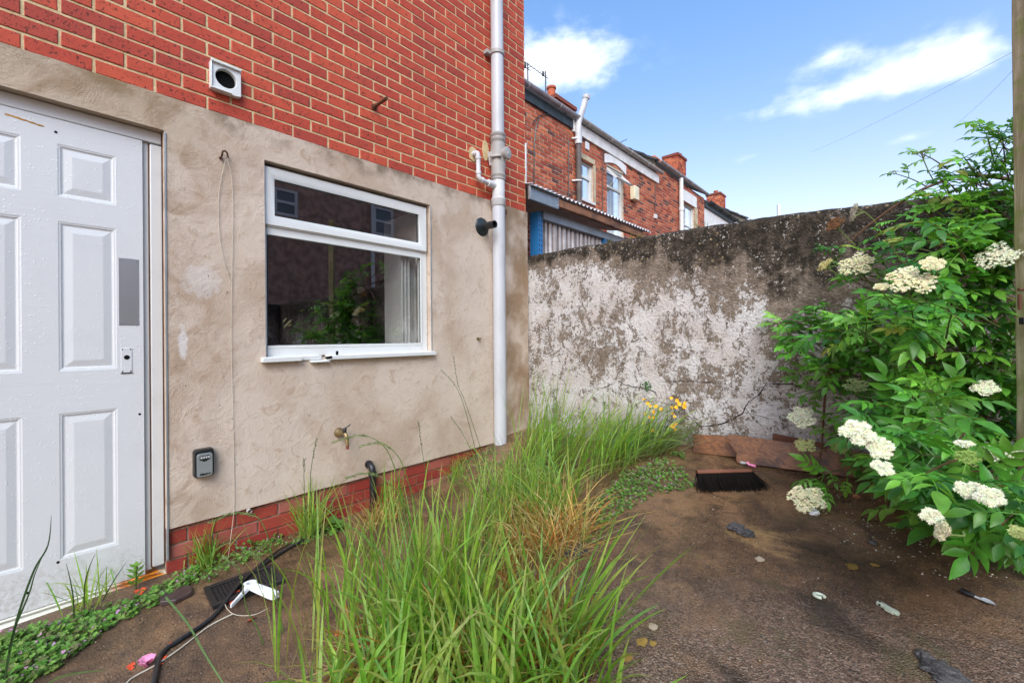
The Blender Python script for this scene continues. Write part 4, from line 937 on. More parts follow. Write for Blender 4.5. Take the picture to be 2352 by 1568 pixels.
# ------------------------------------------------------------------ lean-to behind the yard wall
ln = empty('lean_to', (-.9, 4.6, .2), 'lean-to of corrugated plastic with blue steel posts behind the yard wall', 'lean-to')
lx = -.10; ly0, ly1 = 3.42, 5.7
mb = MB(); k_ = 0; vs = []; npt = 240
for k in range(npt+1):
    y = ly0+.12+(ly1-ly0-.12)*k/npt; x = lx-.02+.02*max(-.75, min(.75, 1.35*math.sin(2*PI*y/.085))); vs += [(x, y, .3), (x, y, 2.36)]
mb.add(vs, []); mb.f = [[2*k, 2*k+2, 2*k+3, 2*k+1] for k in range(npt)]; mb.c = [((.45, .42, .42) if math.sin(2*PI*(ly0+.12+(ly1-ly0-.12)*k/npt)/.085) < -.2 else (1, 1, 1)) for k in range(npt)]; mb.build('corrugated_side', M['corr'], ln, smooth=False)  # valley faces coloured darker: rib shading painted in, with some grime
for yy in (ly0-.01, 4.72):
    mb = MB(); mb.box((lx-.01, yy, .2), (lx+.03, yy+.075, 2.40)); mb.box((lx-.075, yy, .2), (lx-.01, yy+.012, 2.40))
    for k in range(18): z = 1.5+k*.05; mb.box((lx+.0305, yy+.012, z), (lx+.0318, yy+.022, z+.022), (.03, .03, .03)); mb.box((lx+.0305, yy+.053, z), (lx+.0318, yy+.063, z+.022), (.03, .03, .03))
    mb.build('steel_upright', M['blue'], ln)
mb = MB(); mb.box((lx-.02, ly0+.08, 2.335), (lx+.035, ly1, 2.425)); mb.build('top_rail', M['galv'], ln, bevel=.004)
ex = .06
mb = MB(); mb.box((ex-.045, ly0+.0, 2.455), (ex, ly0+.55, 2.535)); mb.box((ex-.05, ly0+.47, 2.46), (ex-.002, ly0+1.3, 2.545)); mb.box((ex-.06, ly0+1.25, 2.455), (ex-.008, ly1, 2.535)); mb.build('eaves_beam', M['fascia_wood'], ln, bevel=.006)
mb = MB(); mb.box((ex-.02, ly0-.30, 2.425), (ex+.008, ly0+.16, 2.55)); mb.box((ex-.02, ly0-.30, 2.545), (ex+.04, ly0+.16, 2.552)); mb.build('steel_channel', M['galv'], ln, bevel=.003)
for (y_, z_) in ((ly0+.135, 2.52), (ly0+.135, 2.455)):
    mb = MB(); mb.tube([(ex+.008, y_, z_), (ex+.014, y_, z_)], .008, 8); mb.build('bolt', M['steel'], ln)
mb = MB(); vs = []; npt = 300
for k in range(npt+1):
    y = ly0-.3+(ly1-ly0+.3)*k/npt; w_ = .013*math.sin(2*PI*y/.076)
    vs += [(ex+.025, y, 2.562+w_), (-2.09, y, 3.05+w_), (ex+.025, y, 2.557+w_)]
mb.add(vs, [(3*k, 3*k+3, 3*k+4, 3*k+1) for k in range(npt)]+[(3*k+2, 3*k+5, 3*k+3, 3*k) for k in range(npt)]); mb.build('corrugated_roof', M['corr_roof'], ln, smooth=True)

# ------------------------------------------------------------------ timber post at the right
pb = onD(2376, 1140, 1.72); gp = empty('timber_post', (pb.x, pb.y, gz(pb.x, pb.y)), 'tall weathered greenish timber post with black latch beside the elder bush', 'post')
tt = onD(2362, 0, 1.72); 
mb = MB(); U_ = Vector((_R[0], _R[1], 0)).normalized(); N_ = Vector((_F[0], _F[1], 0)).normalized(); zlo = .2; zhi = 2.75
base = Vector((pb.x, pb.y, 0)); lean = Vector((tt.x-pb.x, tt.y-pb.y, 0))/(tt.z-pb.z)
vs = []
NS = 30
for k in range(NS+1):
    z = zlo+(zhi-zlo)*k/NS; c = base+lean*(z-pb.z)+U_*.003*noise.noise((z*5, 1, 2)); c.z = z
    vs += [c, c+U_*.08, c+U_*.08+N_*.06, c+N_*.06]
mb.add(vs, [(4*k+j, 4*k+(j+1) % 4, 4*k+4+(j+1) % 4, 4*k+4+j) for k in range(NS) for j in range(4)]+[tuple(4*NS+j for j in range(4))]); mb.build('post', M['post'], gp, bevel=.004)
q = onD(2345, 737, 1.715); mb = MB(); mb.hexa([q+U_*a-N_*b+Vector((0, 0, c)) for c in (-.014, .014) for a, b in ((-.012, .002), (.05, .002), (.05, .02), (-.012, .02))]); mb.build('latch', M['black'], gp, bevel=.002)
q = onD(2342, 665, 1.715); mb = MB(); mb.tube([q+U_*-.01-N_*.004, q+U_*.05-N_*.004], .006, 8); mb.tube([q+U_*-.0+Vector((0, 0, -.08)), q+Vector((0, 0, -.02))], .006, 8); mb.build('hinge_pin', M['rust'], gp)

# ------------------------------------------------------------------ vegetation helpers
GREENS = [(.16, .35, .035), (.24, .46, .06), (.33, .54, .08), (.21, .42, .10), (.42, .57, .15), (.28, .49, .07), (.38, .49, .10)]
STRAWS = [(.55, .33, .08), (.62, .42, .14), (.46, .19, .045), (.36, .12, .026), (.58, .44, .21), (.40, .40, .09)]
def jitc(c, rg, a=.18): k = 1+rg.uniform(-a, a); return tuple(max(0, v*k*(1+rg.uniform(-.08, .08))) for v in c)
def blade(mb, base, az, L, wd, lean, curl, col, n=7, twist=0.):
    h = Vector((math.cos(az), math.sin(az), 0)); p = Vector(base); vs = []
    side0 = Vector((-h.y, h.x, 0))
    for k in range(n+1):
        t = k/n; a = lean+curl*t*t
        d = h*math.sin(a)+Vector((0, 0, math.cos(a)))
        w_ = wd*.5*(min(1, .45+t*2.2))*(1-t**3.2)+.0002
        tw = twist*t; nrm = side0.cross(d)
        sd_ = side0*math.cos(tw)+nrm*math.sin(tw)
        vs += [p-sd_*w_, p+nrm*w_*.28, p+sd_*w_]
        p = p+d*(L/n)
    mb.add(vs, [f for k in range(n) for f in ((3*k, 3*k+1, 3*k+4, 3*k+3), (3*k+1, 3*k+2, 3*k+5, 3*k+4))], col)
    dry = hash((round(base[0]*1e5), round(base[1]*1e5))) % 10
    for k in range(n):   # paler sheath at the foot, some tips gone yellow
        f = (k+.5)/n; e = .55*max(0, 1-f*3.5)
        if dry < 4: e = max(e, (.9 if dry < 2 else .5)*max(0, (f-.62)/.38))
        cc = tuple(a*(1-e)+b*e for a, b in zip(col, (.42, .36, .13)))
        mb.c[-2*n+2*k] = cc; mb.c[-2*n+2*k+1] = tuple(v*.93 for v in cc)
    return p
def in_poly(x, y, P):
    c = False; j = len(P)-1
    for i in range(len(P)):
        if (P[i][1] > y) != (P[j][1] > y) and x < (P[j][0]-P[i][0])*(y-P[i][1])/(P[j][1]-P[i][1])+P[i][0]: c = not c
        j = i
    return c
def ground_pts(poly_px, n, rg):
    """random points on the ground inside a patch given by its outline"""
    P = [onG(*p) for p in poly_px]; W = [(p.x, p.y) for p in P]; x0, x1 = min(p[0] for p in W), max(p[0] for p in W); y0, y1 = min(p[1] for p in W), max(p[1] for p in W); out = []
    while len(out) < n:
        x, y = rg.uniform(x0, x1), rg.uniform(y0, y1)
        if in_poly(x, y, W): out.append(Vector((x, y, gz(x, y))))
    return out
AR = TH    # azimuth of the picture's right-hand direction in the yard
def seed_stem(mb, pts, depth, rg, head=.42, col=(.15, .27, .06), hcol=(.26, .34, .13), r=.0024, spike=.016):
    P = smooth_path([onD(x, y, d) for (x, y), d in zip(pts, depth if isinstance(depth, list) else [depth]*len(pts))], 8)
    m = len(P); mb.tube(P, [r*(1-.55*k/m) for k in range(m)], 5, col)
    for k in range(int(m*(1-head)), m):
        for sg in (-1, 1):
            d = (P[min(k+1, m-1)]-P[max(k-1, 0)]).normalized(); o = d.cross(Vector((rg.uniform(-1, 1), rg.uniform(-1, 1), .6))).normalized()*sg
            a = P[k]; q = a+d*spike*1.1+o*spike*.32; mid = a+d*spike*.5+o*spike*.36; n_ = d.cross(o)*spike*.14
            mb.add([a, mid+n_, q, mid-n_, mid+o*spike*.14], [(0, 1, 4), (1, 2, 4), (2, 3, 4), (3, 0, 4), (0, 3, 2, 1)], jitc(hcol, rg, .25))

# ------------------------------------------------------------------ tall grass
rg = random.Random(11)
mb = MB()
def field(poly, n, L, wd, az=None, lean=(.05, .45), curl=(.2, 1.3), cols=GREENS, azs=PI):
    for p in ground_pts(poly, n, rg):
        a = rg.uniform(0, 2*PI) if az is None else rg.gauss(az, azs)
        blade(mb, p, a, rg.uniform(*L), rg.uniform(*wd), rg.uniform(*lean), rg.uniform(*curl), jitc(rg.choice(cols), rg), 7, rg.uniform(-1.2, 1.2))
field([(820, 1600), (1310, 1590), (1300, 1500), (1250, 1430), (1080, 1430), (940, 1490)], 270, (.16, .44), (.007, .016), None, (.05, .7), (.2, 1.7))
field([(780, 1600), (1320, 1600), (1310, 1480), (940, 1480)], 260, (.10, .30), (.006, .012), None, (.2, 1.1), (.3, 1.6), GREENS+[(.30, .40, .10)])
field([(880, 1560), (1100, 1560), (1080, 1440), (980, 1450)], 100, (.35, .62), (.006, .013), None, (.02, .4), (.1, 1.2))
field([(760, 1640), (1400, 1610), (1430, 1760), (650, 1760)], 190, (.2, .46), (.008, .016), None, (.05, .7), (.2, 1.6))
field([(560, 1560), (800, 1440), (1000, 1400), (960, 1560), (700, 1620)], 70, (.3, .62), (.005, .011), None, (.02, .3), (.1, 1.1))
field([(760, 1400), (960, 1290), (1090, 1320), (1000, 1400), (850, 1450)], 40, (.3, .6), (.005, .010), None, (.02, .2), (.1, .8))
field([(1000, 1370), (1160, 1300), (1180, 1250), (1080, 1240)], 60, (.3, .55), (.005, .010), None, (.02, .3), (.1, .9))
field([(1270, 1560), (1340, 1600), (1330, 1480), (1300, 1440)], 30, (.3, .56), (.008, .016), AR, (.3, .65), (.1, .9), GREENS, .35)
field([(1130, 1240), (1310, 1230), (1320, 1170), (1150, 1170)], 190, (.28, .56), (.005, .011), None, (.05, .6), (.3, 1.6))
for p in ground_pts([(900, 1600), (1370, 1590), (1350, 1480), (1275, 1380), (1100, 1380), (1000, 1470)], 420, rg):   # dead blades low down
    blade(mb, p, rg.uniform(0, 2*PI), rg.uniform(.12, .35), rg.uniform(.003, .007), rg.uniform(.2, 1.0), rg.uniform(.2, 1.3), jitc(rg.choice(STRAWS), rg), 6, 1)
field([(640, 1600), (1330, 1600), (1300, 1350), (1000, 1300), (760, 1420)], 150, (.3, .66), (.0018, .0032), None, (.02, .5), (.1, .9), [(.22, .30, .09), (.34, .30, .12), (.15, .30, .06)])
for p in ground_pts([(780, 1610), (1330, 1600), (1310, 1450), (1180, 1380), (1000, 1400), (820, 1500)], 520, rg):   # matted thatch
    blade(mb, p+Vector((0, 0, rg.uniform(.005, .05))), rg.uniform(0, 2*PI), rg.uniform(.10, .30), rg.uniform(.003, .008), rg.uniform(1.1, 1.5), rg.uniform(-.3, .5), jitc(rg.choice(STRAWS+[(.24, .17, .08), (.16, .28, .05)]), rg, .3), 5, 1.5)
g1 = mb.build('tall_grass', M['grass'], smooth=True); tag(g1, 'tall green grass growing along the crack across the yard floor', 'grass', kind='stuff')
mb = MB()
field([(1170, 1110), (1420, 1095), (1520, 1040), (1400, 1010), (1210, 1030)], 520, (.26, .54), (.005, .010), AR, (.05, .8), (.3, 1.6), GREENS, .8)
field([(1380, 1090), (1560, 1050), (1530, 1015), (1400, 1020)], 240, (.22, .42), (.004, .007), AR-.1, (.5, 1.05), (.2, .8), [(.20, .30, .10), (.28, .36, .16), (.12, .25, .05)], .35)
field([(1180, 1080), (1300, 1060), (1300, 1010), (1215, 1020)], 60, (.45, .75), (.004, .007), AR, (.02, .3), (.1, .6), GREENS, 1.2)
field([(1080, 1230), (1240, 1240), (1260, 1120), (1150, 1120)], 130, (.28, .50), (.005, .010), None, (.05, .5), (.2, 1.5))
g2 = mb.build('tall_grass', M['grass'], smooth=True); tag(g2, 'dense green grass leaning out of the corner below the yard wall', 'grass', kind='stuff')
mb = MB()
field([(1135, 1300), (1300, 1325), (1360, 1240), (1310, 1200), (1180, 1210)], 560, (.16, .40), (.003, .006), None, (.3, 1.1), (.5, 1.9), STRAWS)
field([(1190, 1300), (1300, 1300), (1300, 1240), (1200, 1240)], 60, (.3, .5), (.0022, .0035), AR, (.6, 1.2), (.2, .8), STRAWS, .4)
field([(830, 1225), (910, 1215), (905, 1180), (845, 1185)], 150, (.08, .24), (.002, .004), None, (.3, 1.1), (.3, 1.6), STRAWS)
g3 = mb.build('dry_grass', M['straw'], smooth=True); tag(g3, 'golden dead grass hanging over the step at the foot of the green clump', 'dry grass', kind='stuff')
# single seeded stems
mb = MB()
seed_stem(mb, [(657, 1500), (640, 1400), (625, 1275), (602, 1200), (571, 1180), (529, 1179), (486, 1199)], 1.68, rg)
seed_stem(mb, [(655, 1480), (640, 1400), (611, 1310), (593, 1280), (545, 1254)], 1.66, rg, .35)
seed_stem(mb, [(620, 1520), (590, 1440), (566, 1395), (550, 1312), (516, 1282)], 1.60, rg, .4)
seed_stem(mb, [(985, 1420), (960, 1200), (939, 1111), (916, 1050), (878, 1019), (831, 1024)], 1.75, rg, .3)
seed_stem(mb, [(960, 1400), (925, 1150), (895, 1045), (860, 1008), (820, 1000), (768, 1015)], 1.8, rg, .34)
seed_stem(mb, [(980, 1420), (935, 1200), (910, 1130), (880, 1098), (842, 1086), (796, 1098)], 1.8, rg, .36)
seed_stem(mb, [(1120, 1440), (1122, 1320), (1125, 1255)], 1.6, rg, .4, (.2, .3, .1), (.50, .48, .30))
for pts, dd in (([(1150, 1180), (1100, 1017), (1067, 919), (1052, 883), (1042, 822)], 2.9), ([(1120, 1150), (1075, 965), (1050, 892), (1016, 852)], 2.9), ([(985, 1200), (977, 1086), (969, 1030), (961, 970)], 2.4), ([(1140, 1160), (1095, 1060), (1065, 1000), (1038, 960)], 2.8), ([(720, 1240), (713, 1120), (717, 1060), (727, 1012)], 2.1), ([(702, 1250), (700, 1160), (698, 1090), (699, 1056)], 2.08), ([(1213, 1020), (1224, 930), (1236, 870)], 3.6), ([(1300, 1040), (1290, 960), (1262, 880)], 3.5), ([(1400, 1020), (1460, 930), (1500, 915)], 3.2)):
    seed_stem(mb, pts, dd, rg, .3, (.10, .20, .05), (.14, .20, .06), .0022, .014)
tag(mb.build('grass_stem', M['grass'], smooth=True), 'slender seeding grass stems nodding in front of the render and plinth', 'grass', kind='stuff')
# small tufts along the house wall and the door
def tuft(px, py, n, L, wd, label, name='grass_tuft', cols=GREENS, spread=.03, lean=(.05, .7), curl=(.1, 1.2), az=None, azs=.6, up=0.):
    c = onG(px, py); mb_ = MB()
    for k in range(n):
        p = c+Vector((rg.gauss(0, spread), rg.gauss(0, spread), 0)); p.x = max(p.x, .012); p.z = gz(p.x, p.y)-.005+up
        blade(mb_, p, rg.uniform(0, 2*PI) if az is None else rg.gauss(az, azs), rg.uniform(*L), rg.uniform(*wd), rg.uniform(*lean), rg.uniform(*curl), jitc(rg.choice(cols), rg), 7, rg.uniform(-1, 1))
    o = mb_.build(name, M['grass'], smooth=True); o['label'] = label; o['category'] = 'grass'; return o
tuft(715, 1232, 95, (.14, .42), (.004, .008), 'bushy green grass tuft against the brick plinth beside the lettuce-like weed')
tuft(432, 1290, 60, (.12, .30), (.003, .006), 'grass tuft with some brown blades at the plinth end next to the door jamb', cols=GREENS+[STRAWS[2]])
tuft(470, 1310, 22, (.12, .24), (.004, .007), 'small arching grass tuft growing in front of the plinth tuft by the door')
tuft(900, 1190, 40, (.2, .42), (.004, .007), 'upright grass tuft rising beside the black waste pipe', lean=(.02, .3), curl=(.1, .7))
tuft(1050, 1095, 50, (.08, .2), (.003, .006), 'low grass tuft where the plinth meets the corner weeds')
tuft(200, 1400, 20, (.10, .26), (.004, .007), 'thin grass tuft below the middle of the white door', lean=(.1, .9))
tuft(235, 1385, 10, (.12, .22), (.003, .006), 'sparse grass tuft in front of the rusted door threshold')
mb = MB()
for pts, dd, w_ in (([(10, 1560), (37, 1429), (77, 1312), (110, 1252), (118, 1183)], 1.36, .009), ([(20, 1500), (33, 1445), (67, 1362), (80, 1318), (107, 1255)], 1.36, .007), ([(170, 1420), (168, 1370), (160, 1325), (152, 1293)], 1.7, .007), ([(193, 1400), (195, 1340), (206, 1300), (219, 1270)], 1.75, .006), ([(235, 1380), (260, 1335), (290, 1290)], 1.85, .006)):
    P = smooth_path([onD(x, y, dd) for x, y in pts], 5); vs = []; m = len(P)
    for k, p in enumerate(P): q = U_*w_*.5*(1-(k/m)**2.5); vs += [p-q, p+q]
    mb.add(vs, [(2*k, 2*k+1, 2*k+3, 2*k+2) for k in range(m-1)], (.035, .075, .028))
tag(mb.build('grass_stalk', M['grass'], smooth=True), 'dark bent grass stalks in front of the lower white door', 'grass', kind='stuff')
mb = MB()
for pts, dd in (([(60, 1620), (110, 1568), (170, 1546), (245, 1538)], [1.2, 1.22, 1.25, 1.28]), ([(380, 1370), (430, 1430), (470, 1500), (520, 1580)], [1.45, 1.4, 1.35, 1.3])):
    P = smooth_path([onD(x, y, d_) for (x, y), d_ in zip(pts, dd)], 5); vs = []; m = len(P)
    for k, p in enumerate(P): q = Vector((0, 0, 1))*.004*(1-(k/m)**2.5)+U_*.002; vs += [p-q, p+q]
    mb.add(vs, [(2*k, 2*k+1, 2*k+3, 2*k+2) for k in range(m-1)], (.16, .30, .12))
tag(mb.build('grass_blade', M['grass'], smooth=True), 'loose long grass blades reaching over the near left floor', 'grass', kind='stuff')

# ------------------------------------------------------------------ ground cover
def lobed(mb, p, nrm, r, col, rg, lobes=5):
    nrm = Vector(nrm).normalized(); a = nrm.orthogonal().normalized(); b = nrm.cross(a); t0 = rg.uniform(0, 6.3); n = lobes*2; vs = [p-nrm*r*.18]
    for k in range(n+1):
        t = t0+(2*PI-.7)*k/n; rr = r*(1.0 if k % 2 else .72); vs.append(p+(a*math.cos(t)+b*math.sin(t))*rr+nrm*r*.12*rg.uniform(-.5, 1))
    mb.add(vs, [(0, k, k+1) for k in range(1, n+1)], col)
def cover(polys, label, petals=(.45, .25, .40)):
    mb = MB()
    for poly, n, r, hmax, pet in polys:
        for p in ground_pts(poly, n, rg):
            p.x = max(p.x, .01); p.z += rg.uniform(.003, hmax)*rg.random()**.6
            nr = Vector((rg.gauss(.25, .35), rg.gauss(-.25, .35), 1))
            lobed(mb, p, nr, rg.uniform(*r), jitc(rg.choice([(.10, .25, .03), (.14, .30, .045), (.07, .18, .022), (.18, .30, .06), (.13, .14, .05)]), rg), rg)
            if rg.random() < pet: q = p+Vector((0, 0, .01)); lobed(mb, q, nr, rg.uniform(*r)*.55, jitc(petals, rg), rg, 3)
    return tag(mb.build('ground_cover', M['weed'], smooth=False), label, 'weeds', kind='stuff')
cover([([(-60, 1488), (60, 1450), (180, 1420), (290, 1388), (330, 1402), (210, 1475), (120, 1545), (0, 1600), (-60, 1600)], 980, (.008, .016), .04, .07), ([(300, 1384), (380, 1345), (440, 1312), (470, 1316), (430, 1350), (345, 1400)], 300, (.007, .014), .04, .03), ([(420, 1310), (560, 1262), (640, 1235), (650, 1255), (560, 1300), (450, 1350)], 420, (.006, .011), .05, .03)], 'low lobed-leaf weeds creeping along the door threshold and plinth')
cover([([(1395, 1125), (1430, 1095), (1530, 1052), (1560, 1078), (1605, 1118), (1500, 1140), (1440, 1175), (1370, 1215), (1350, 1180)], 1050, (.006, .011), .045, .16), ([(1330, 1200), (1420, 1180), (1380, 1240), (1340, 1250)], 110, (.006, .011), .03, .3), ([(1540, 1045), (1570, 1040), (1575, 1060)], 50, (.006, .010), .05, 0.)], 'pinkish creeping weeds spreading from the grass over the wet floor')
cover([([(1015, 1085), (1130, 1040), (1190, 1070), (1100, 1120), (1040, 1130)], 420, (.006, .011), .09, .02), ([(640, 1250), (780, 1205), (800, 1215), (690, 1255)], 170, (.006, .010), .03, .02)], 'leafy weeds at the plinth beneath the soil pipe')
# lettuce-like weed
c = onG(772, 1212); mb = MB()
for k in range(26):
    a = rg.uniform(0, 2*PI); l = rg.uniform(.05, .11); el = rg.uniform(.15, 1.1); d = Vector((math.cos(a)*math.cos(el), math.sin(a)*math.cos(el), math.sin(el))); s_ = Vector((-math.sin(a), math.cos(a), 0)); vs = []; n = 6
    for j in range(n+1):
        t = j/n; w_ = l*.32*(.35+.65*math.sin(PI*min(1, t*.85+.15)))*(1.15 if j % 2 else .75); p = c+d*l*t-Vector((0, 0, l*.35*t*t)); vs += [p-s_*w_+Vector((0, 0, .008*rg.uniform(-1, 1))), p, p+s_*w_+Vector((0, 0, .008*rg.uniform(-1, 1)))]
    for q in vs: q.x = max(q.x, .01)
    mb.add(vs, [f for j in range(n) for f in ((3*j, 3*j+1, 3*j+4, 3*j+3), (3*j+1, 3*j+2, 3*j+5, 3*j+4))], jitc((.17, .32, .05), rg))
tag(mb.build('leafy_weed', M['weed'], smooth=True), 'bright lettuce-like weed with wavy leaves at the foot of the brick plinth', 'plant')
# young plant at the threshold end
c = onG(312, 1352); wp = empty('young_plant', c, 'upright young plant with whorls of pointed leaves by the rusted threshold', 'plant'); mb = MB()
mb.tube([c, c+Vector((.004, .004, .10))], .0025, 6, (.12, .2, .05)); mb.build('stem', M['weed'], wp); mb = MB()
for z in (.02, .05, .075, .10):
    for k in range(6):
        a = k*PI/3+z*40; d = Vector((math.cos(a), math.sin(a), .55)).normalized(); s_ = Vector((-math.sin(a), math.cos(a), 0)); p = c+Vector((0, 0, z)); L_ = .045 if z < .09 else .032
        mb.add([p, p+d*L_*.5+s_*.010, p+d*L_, p+d*L_*.5-s_*.010], [(0, 1, 2), (0, 2, 3)], jitc((.15, .30, .04), rg))
mb.build('leaves', M['weed'], wp)
# fern in the crack
c = onY(1486, 886, WY-.01); mb = MB()
for k in range(28):
    p = c+Vector((rg.gauss(0, .016), -abs(rg.gauss(.012, .01)), rg.gauss(0, .018))); lobed(mb, p, (rg.gauss(0, .5), -1, rg.gauss(.5, .3)), rg.uniform(.005, .010), jitc((.06, .16, .05), rg), rg)
tag(mb.build('wall_weed', M['weed']), 'tiny green weed growing out of the crack in the white wall', 'plant')
mb = MB()
for px, py in ((1470, 545), (1400, 560), (1610, 520), (1450, 548)):
    c = onY(px, py, WY+.03); c.z = wtop(c.x)+.002
    for k in range(14): blade(mb, c+Vector((rg.gauss(0, .02), rg.gauss(0, .02), -.01)), rg.uniform(0, 6.3), rg.uniform(.02, .07), .003, rg.uniform(.1, 1.2), .6, jitc(rg.choice([(.25, .24, .07), (.16, .2, .05)]), rg), 4)
tag(mb.build('wall_top_grass', M['grass']), 'yellowish wisps of grass on top of the yard wall', 'grass', kind='stuff')
# yellow-flowered plant
c0 = onG(1512, 1022); c1 = onG(1478, 1022); yp = empty('flowering_plant', c0, 'straggly plant with small yellow flowers against the white wall', 'plant')
FL = [(920, 345), (945, 370), (965, 390), (1003, 393), (990, 430), (1040, 410), (930, 445), (958, 467), (985, 470), (915, 510), (978, 560), (1110, 335), (1150, 350), (1165, 375), (1205, 370), (1203, 392), (1115, 400), (1143, 398), (1120, 440), (1133, 463), (1140, 515), (1120, 528), (1135, 550)]
mbs = MB()
for i, (x, y) in enumerate(FL):
    px, py = 1176+x*.3297, 804+y*.3297; b = c0 if px > 1535 else c1; f = onY(px, py, 3.02+.06*rg.random())
    m = b.lerp(f, .55)+Vector((rg.uniform(-.02, .02), -.02, .02)); mbs.tube(smooth_path([b, m, f], 4), .0016, 5, (.10, .17, .05))
    mb = MB(); r = rg.uniform(.012, .020); nr = Vector((rg.gauss(.2, .4), -1, rg.gauss(.6, .4))).normalized(); a = nr.orthogonal().normalized(); b_ = nr.cross(a)
    for k in range(6):
        t = k*PI/3; d = a*math.cos(t)+b_*math.sin(t); s_ = nr.cross(d); mb.add([f, f+d*r*.6+s_*r*.36+nr*r*.2, f+d*r+nr*r*.25, f+d*r*.6-s_*r*.36+nr*r*.2], [(0, 1, 2, 3)])
    mb.lathe(f-nr*.002, nr, [(0, r*.25), (.004, r*.2)], 8); mb.build('flower', M['yellow'], yp)
for k in range(26):
    b = rg.choice((c0, c1)); p = b+Vector((rg.gauss(0, .025), rg.gauss(0, .02), rg.uniform(.02, .16))); lobed(mbs, p, (rg.gauss(0, .6), -1, rg.gauss(.6, .4)), rg.uniform(.008, .016), jitc((.09, .18, .05), rg), rg)
mbs.build('stems', M['weed'], yp, smooth=True)

# ------------------------------------------------------------------ elder bush
rg = random.Random(23)
def leaflet(mb, p, d, nrm, L, W, col, droop=.25):
    d = d.normalized(); s_ = d.cross(nrm).normalized(); n_ = s_.cross(d).normalized(); vs = []
    for t, w_ in ((0, .06), (.2, .72), (.42, 1.), (.66, .74), (.86, .34), (1, .02)):
        q = p+d*L*t-n_*droop*L*t*t; h = W*.5*w_; up = n_*h*.32
        vs += [q-s_*h+up, q, q+s_*h+up]
    mb.add(vs, [f for k in range(5) for f in ((3*k, 3*k+1, 3*k+4, 3*k+3), (3*k+1, 3*k+2, 3*k+5, 3*k+4))], col)
def compound(mb, p, d, nrm, size, col, pairs=2):
    d = d.normalized(); nrm = (nrm-d*nrm.dot(d)).normalized(); P = []
    for k in range(6):
        t = k/5; P.append(p+d*size*t-nrm*size*.22*t*t)
    mb.tube(P, [.0022, .002, .0018, .0015, .0012, .001], 4, tuple(v*1.3 for v in col), False)
    ts = {1: [.7], 2: [.45, .8], 3: [.35, .62, .88]}[pairs]
    def at(t): return p+d*size*t-nrm*size*.22*t*t
    for t in ts:
        s_ = d.cross(nrm); tang = (d-nrm*.44*t).normalized()
        for sg in (-1, 1):
            dd = (tang*rg.uniform(.5, .8)+s_*sg*rg.uniform(.75, 1.05)-nrm*rg.uniform(-.05, .25)).normalized()
            L_ = size*rg.uniform(.50, .66)*(1 if t > .5 else .88); leaflet(mb, at(t), dd, nrm+s_*sg*rg.uniform(-.3, .3), L_, L_*rg.uniform(.38, .52), jitc(col, rg, .12), rg.uniform(.1, .35))
    L_ = size*rg.uniform(.6, .75); leaflet(mb, at(1), d-nrm*.45, nrm, L_, L_*.44, jitc(col, rg, .12), rg.uniform(.1, .35))
def wall_depth(px, py):
    d = ray(px, py); return (WY-_C[1])/d[1]
def ground_depth(px, py):
    if py < 800: return 99
    p = onG(px, py); return float((np.array(p)-_C)@_F)
bush = empty('elder_bush', onG(2330, 1230), 'spreading elder bush with cream flower heads beside the timber post', 'bush')
lm, sm = MB(), MB()
# limbs
def limb(pts, r0, r1, col=(1, 1, 1)):
    P = smooth_path([onD(x, y, min(d, wall_depth(x, y)-.1 if y > 430 else 9, ground_depth(x, y)-.04 if y < 1200 else 9)) for x, y, d in pts], 6); m = len(P); sm.tube(P, [r0+(r1-r0)*k/m for k in range(m)], 8, col); return P
limb([(2460, 1240, 2.15), (2440, 1050, 2.2), (2420, 880, 2.25), (2395, 790, 2.28), (2352, 770, 2.3), (2270, 735, 2.35), (2180, 702, 2.4), (2100, 678, 2.45), (2020, 655, 2.5)], .022, .005)
limb([(2420, 880, 2.25), (2400, 640, 2.2), (2380, 460, 2.2), (2345, 420, 2.25), (2300, 409, 2.3), (2223, 402, 2.35), (2167, 416, 2.4), (2111, 439, 2.45), (2063, 469, 2.5), (2025, 495, 2.55), (1973, 536, 2.6), (1940, 570, 2.65)], .014, .003)
limb([(2440, 1050, 2.2), (2300, 900, 2.3), (2150, 820, 2.45), (2000, 790, 2.55), (1909, 847, 2.6), (1896, 903, 2.6), (1891, 969, 2.6), (1886, 1035, 2.58), (1874, 1084, 2.52)], .012, .003)
limb([(2270, 735, 2.35), (2170, 790, 2.4), (2050, 775, 2.5), (1920, 760, 2.6), (1830, 742, 2.68)], .008, .002)
limb([(2440, 1050, 2.2), (2340, 1080, 2.05), (2230, 1060, 2.0), (2130, 1050, 2.05)], .012, .003); limb([(2460, 1240, 2.15), (2350, 1200, 1.95), (2280, 1230, 1.85), (2240, 1260, 1.8)], .010, .003)
limb([(2400, 640, 2.2), (2330, 560, 2.2), (2260, 520, 2.3), (2180, 560, 2.4)], .008, .003); limb([(2380, 460, 2.2), (2350, 340, 2.2), (2300, 310, 2.25), (2265, 292, 2.3)], .006, .002)
limb([(2420, 880, 2.25), (2300, 830, 2.1), (2200, 880, 2.1), (2080, 900, 2.2), (1990, 930, 2.3)], .010, .003)
BARKC = (1, 1, 1)
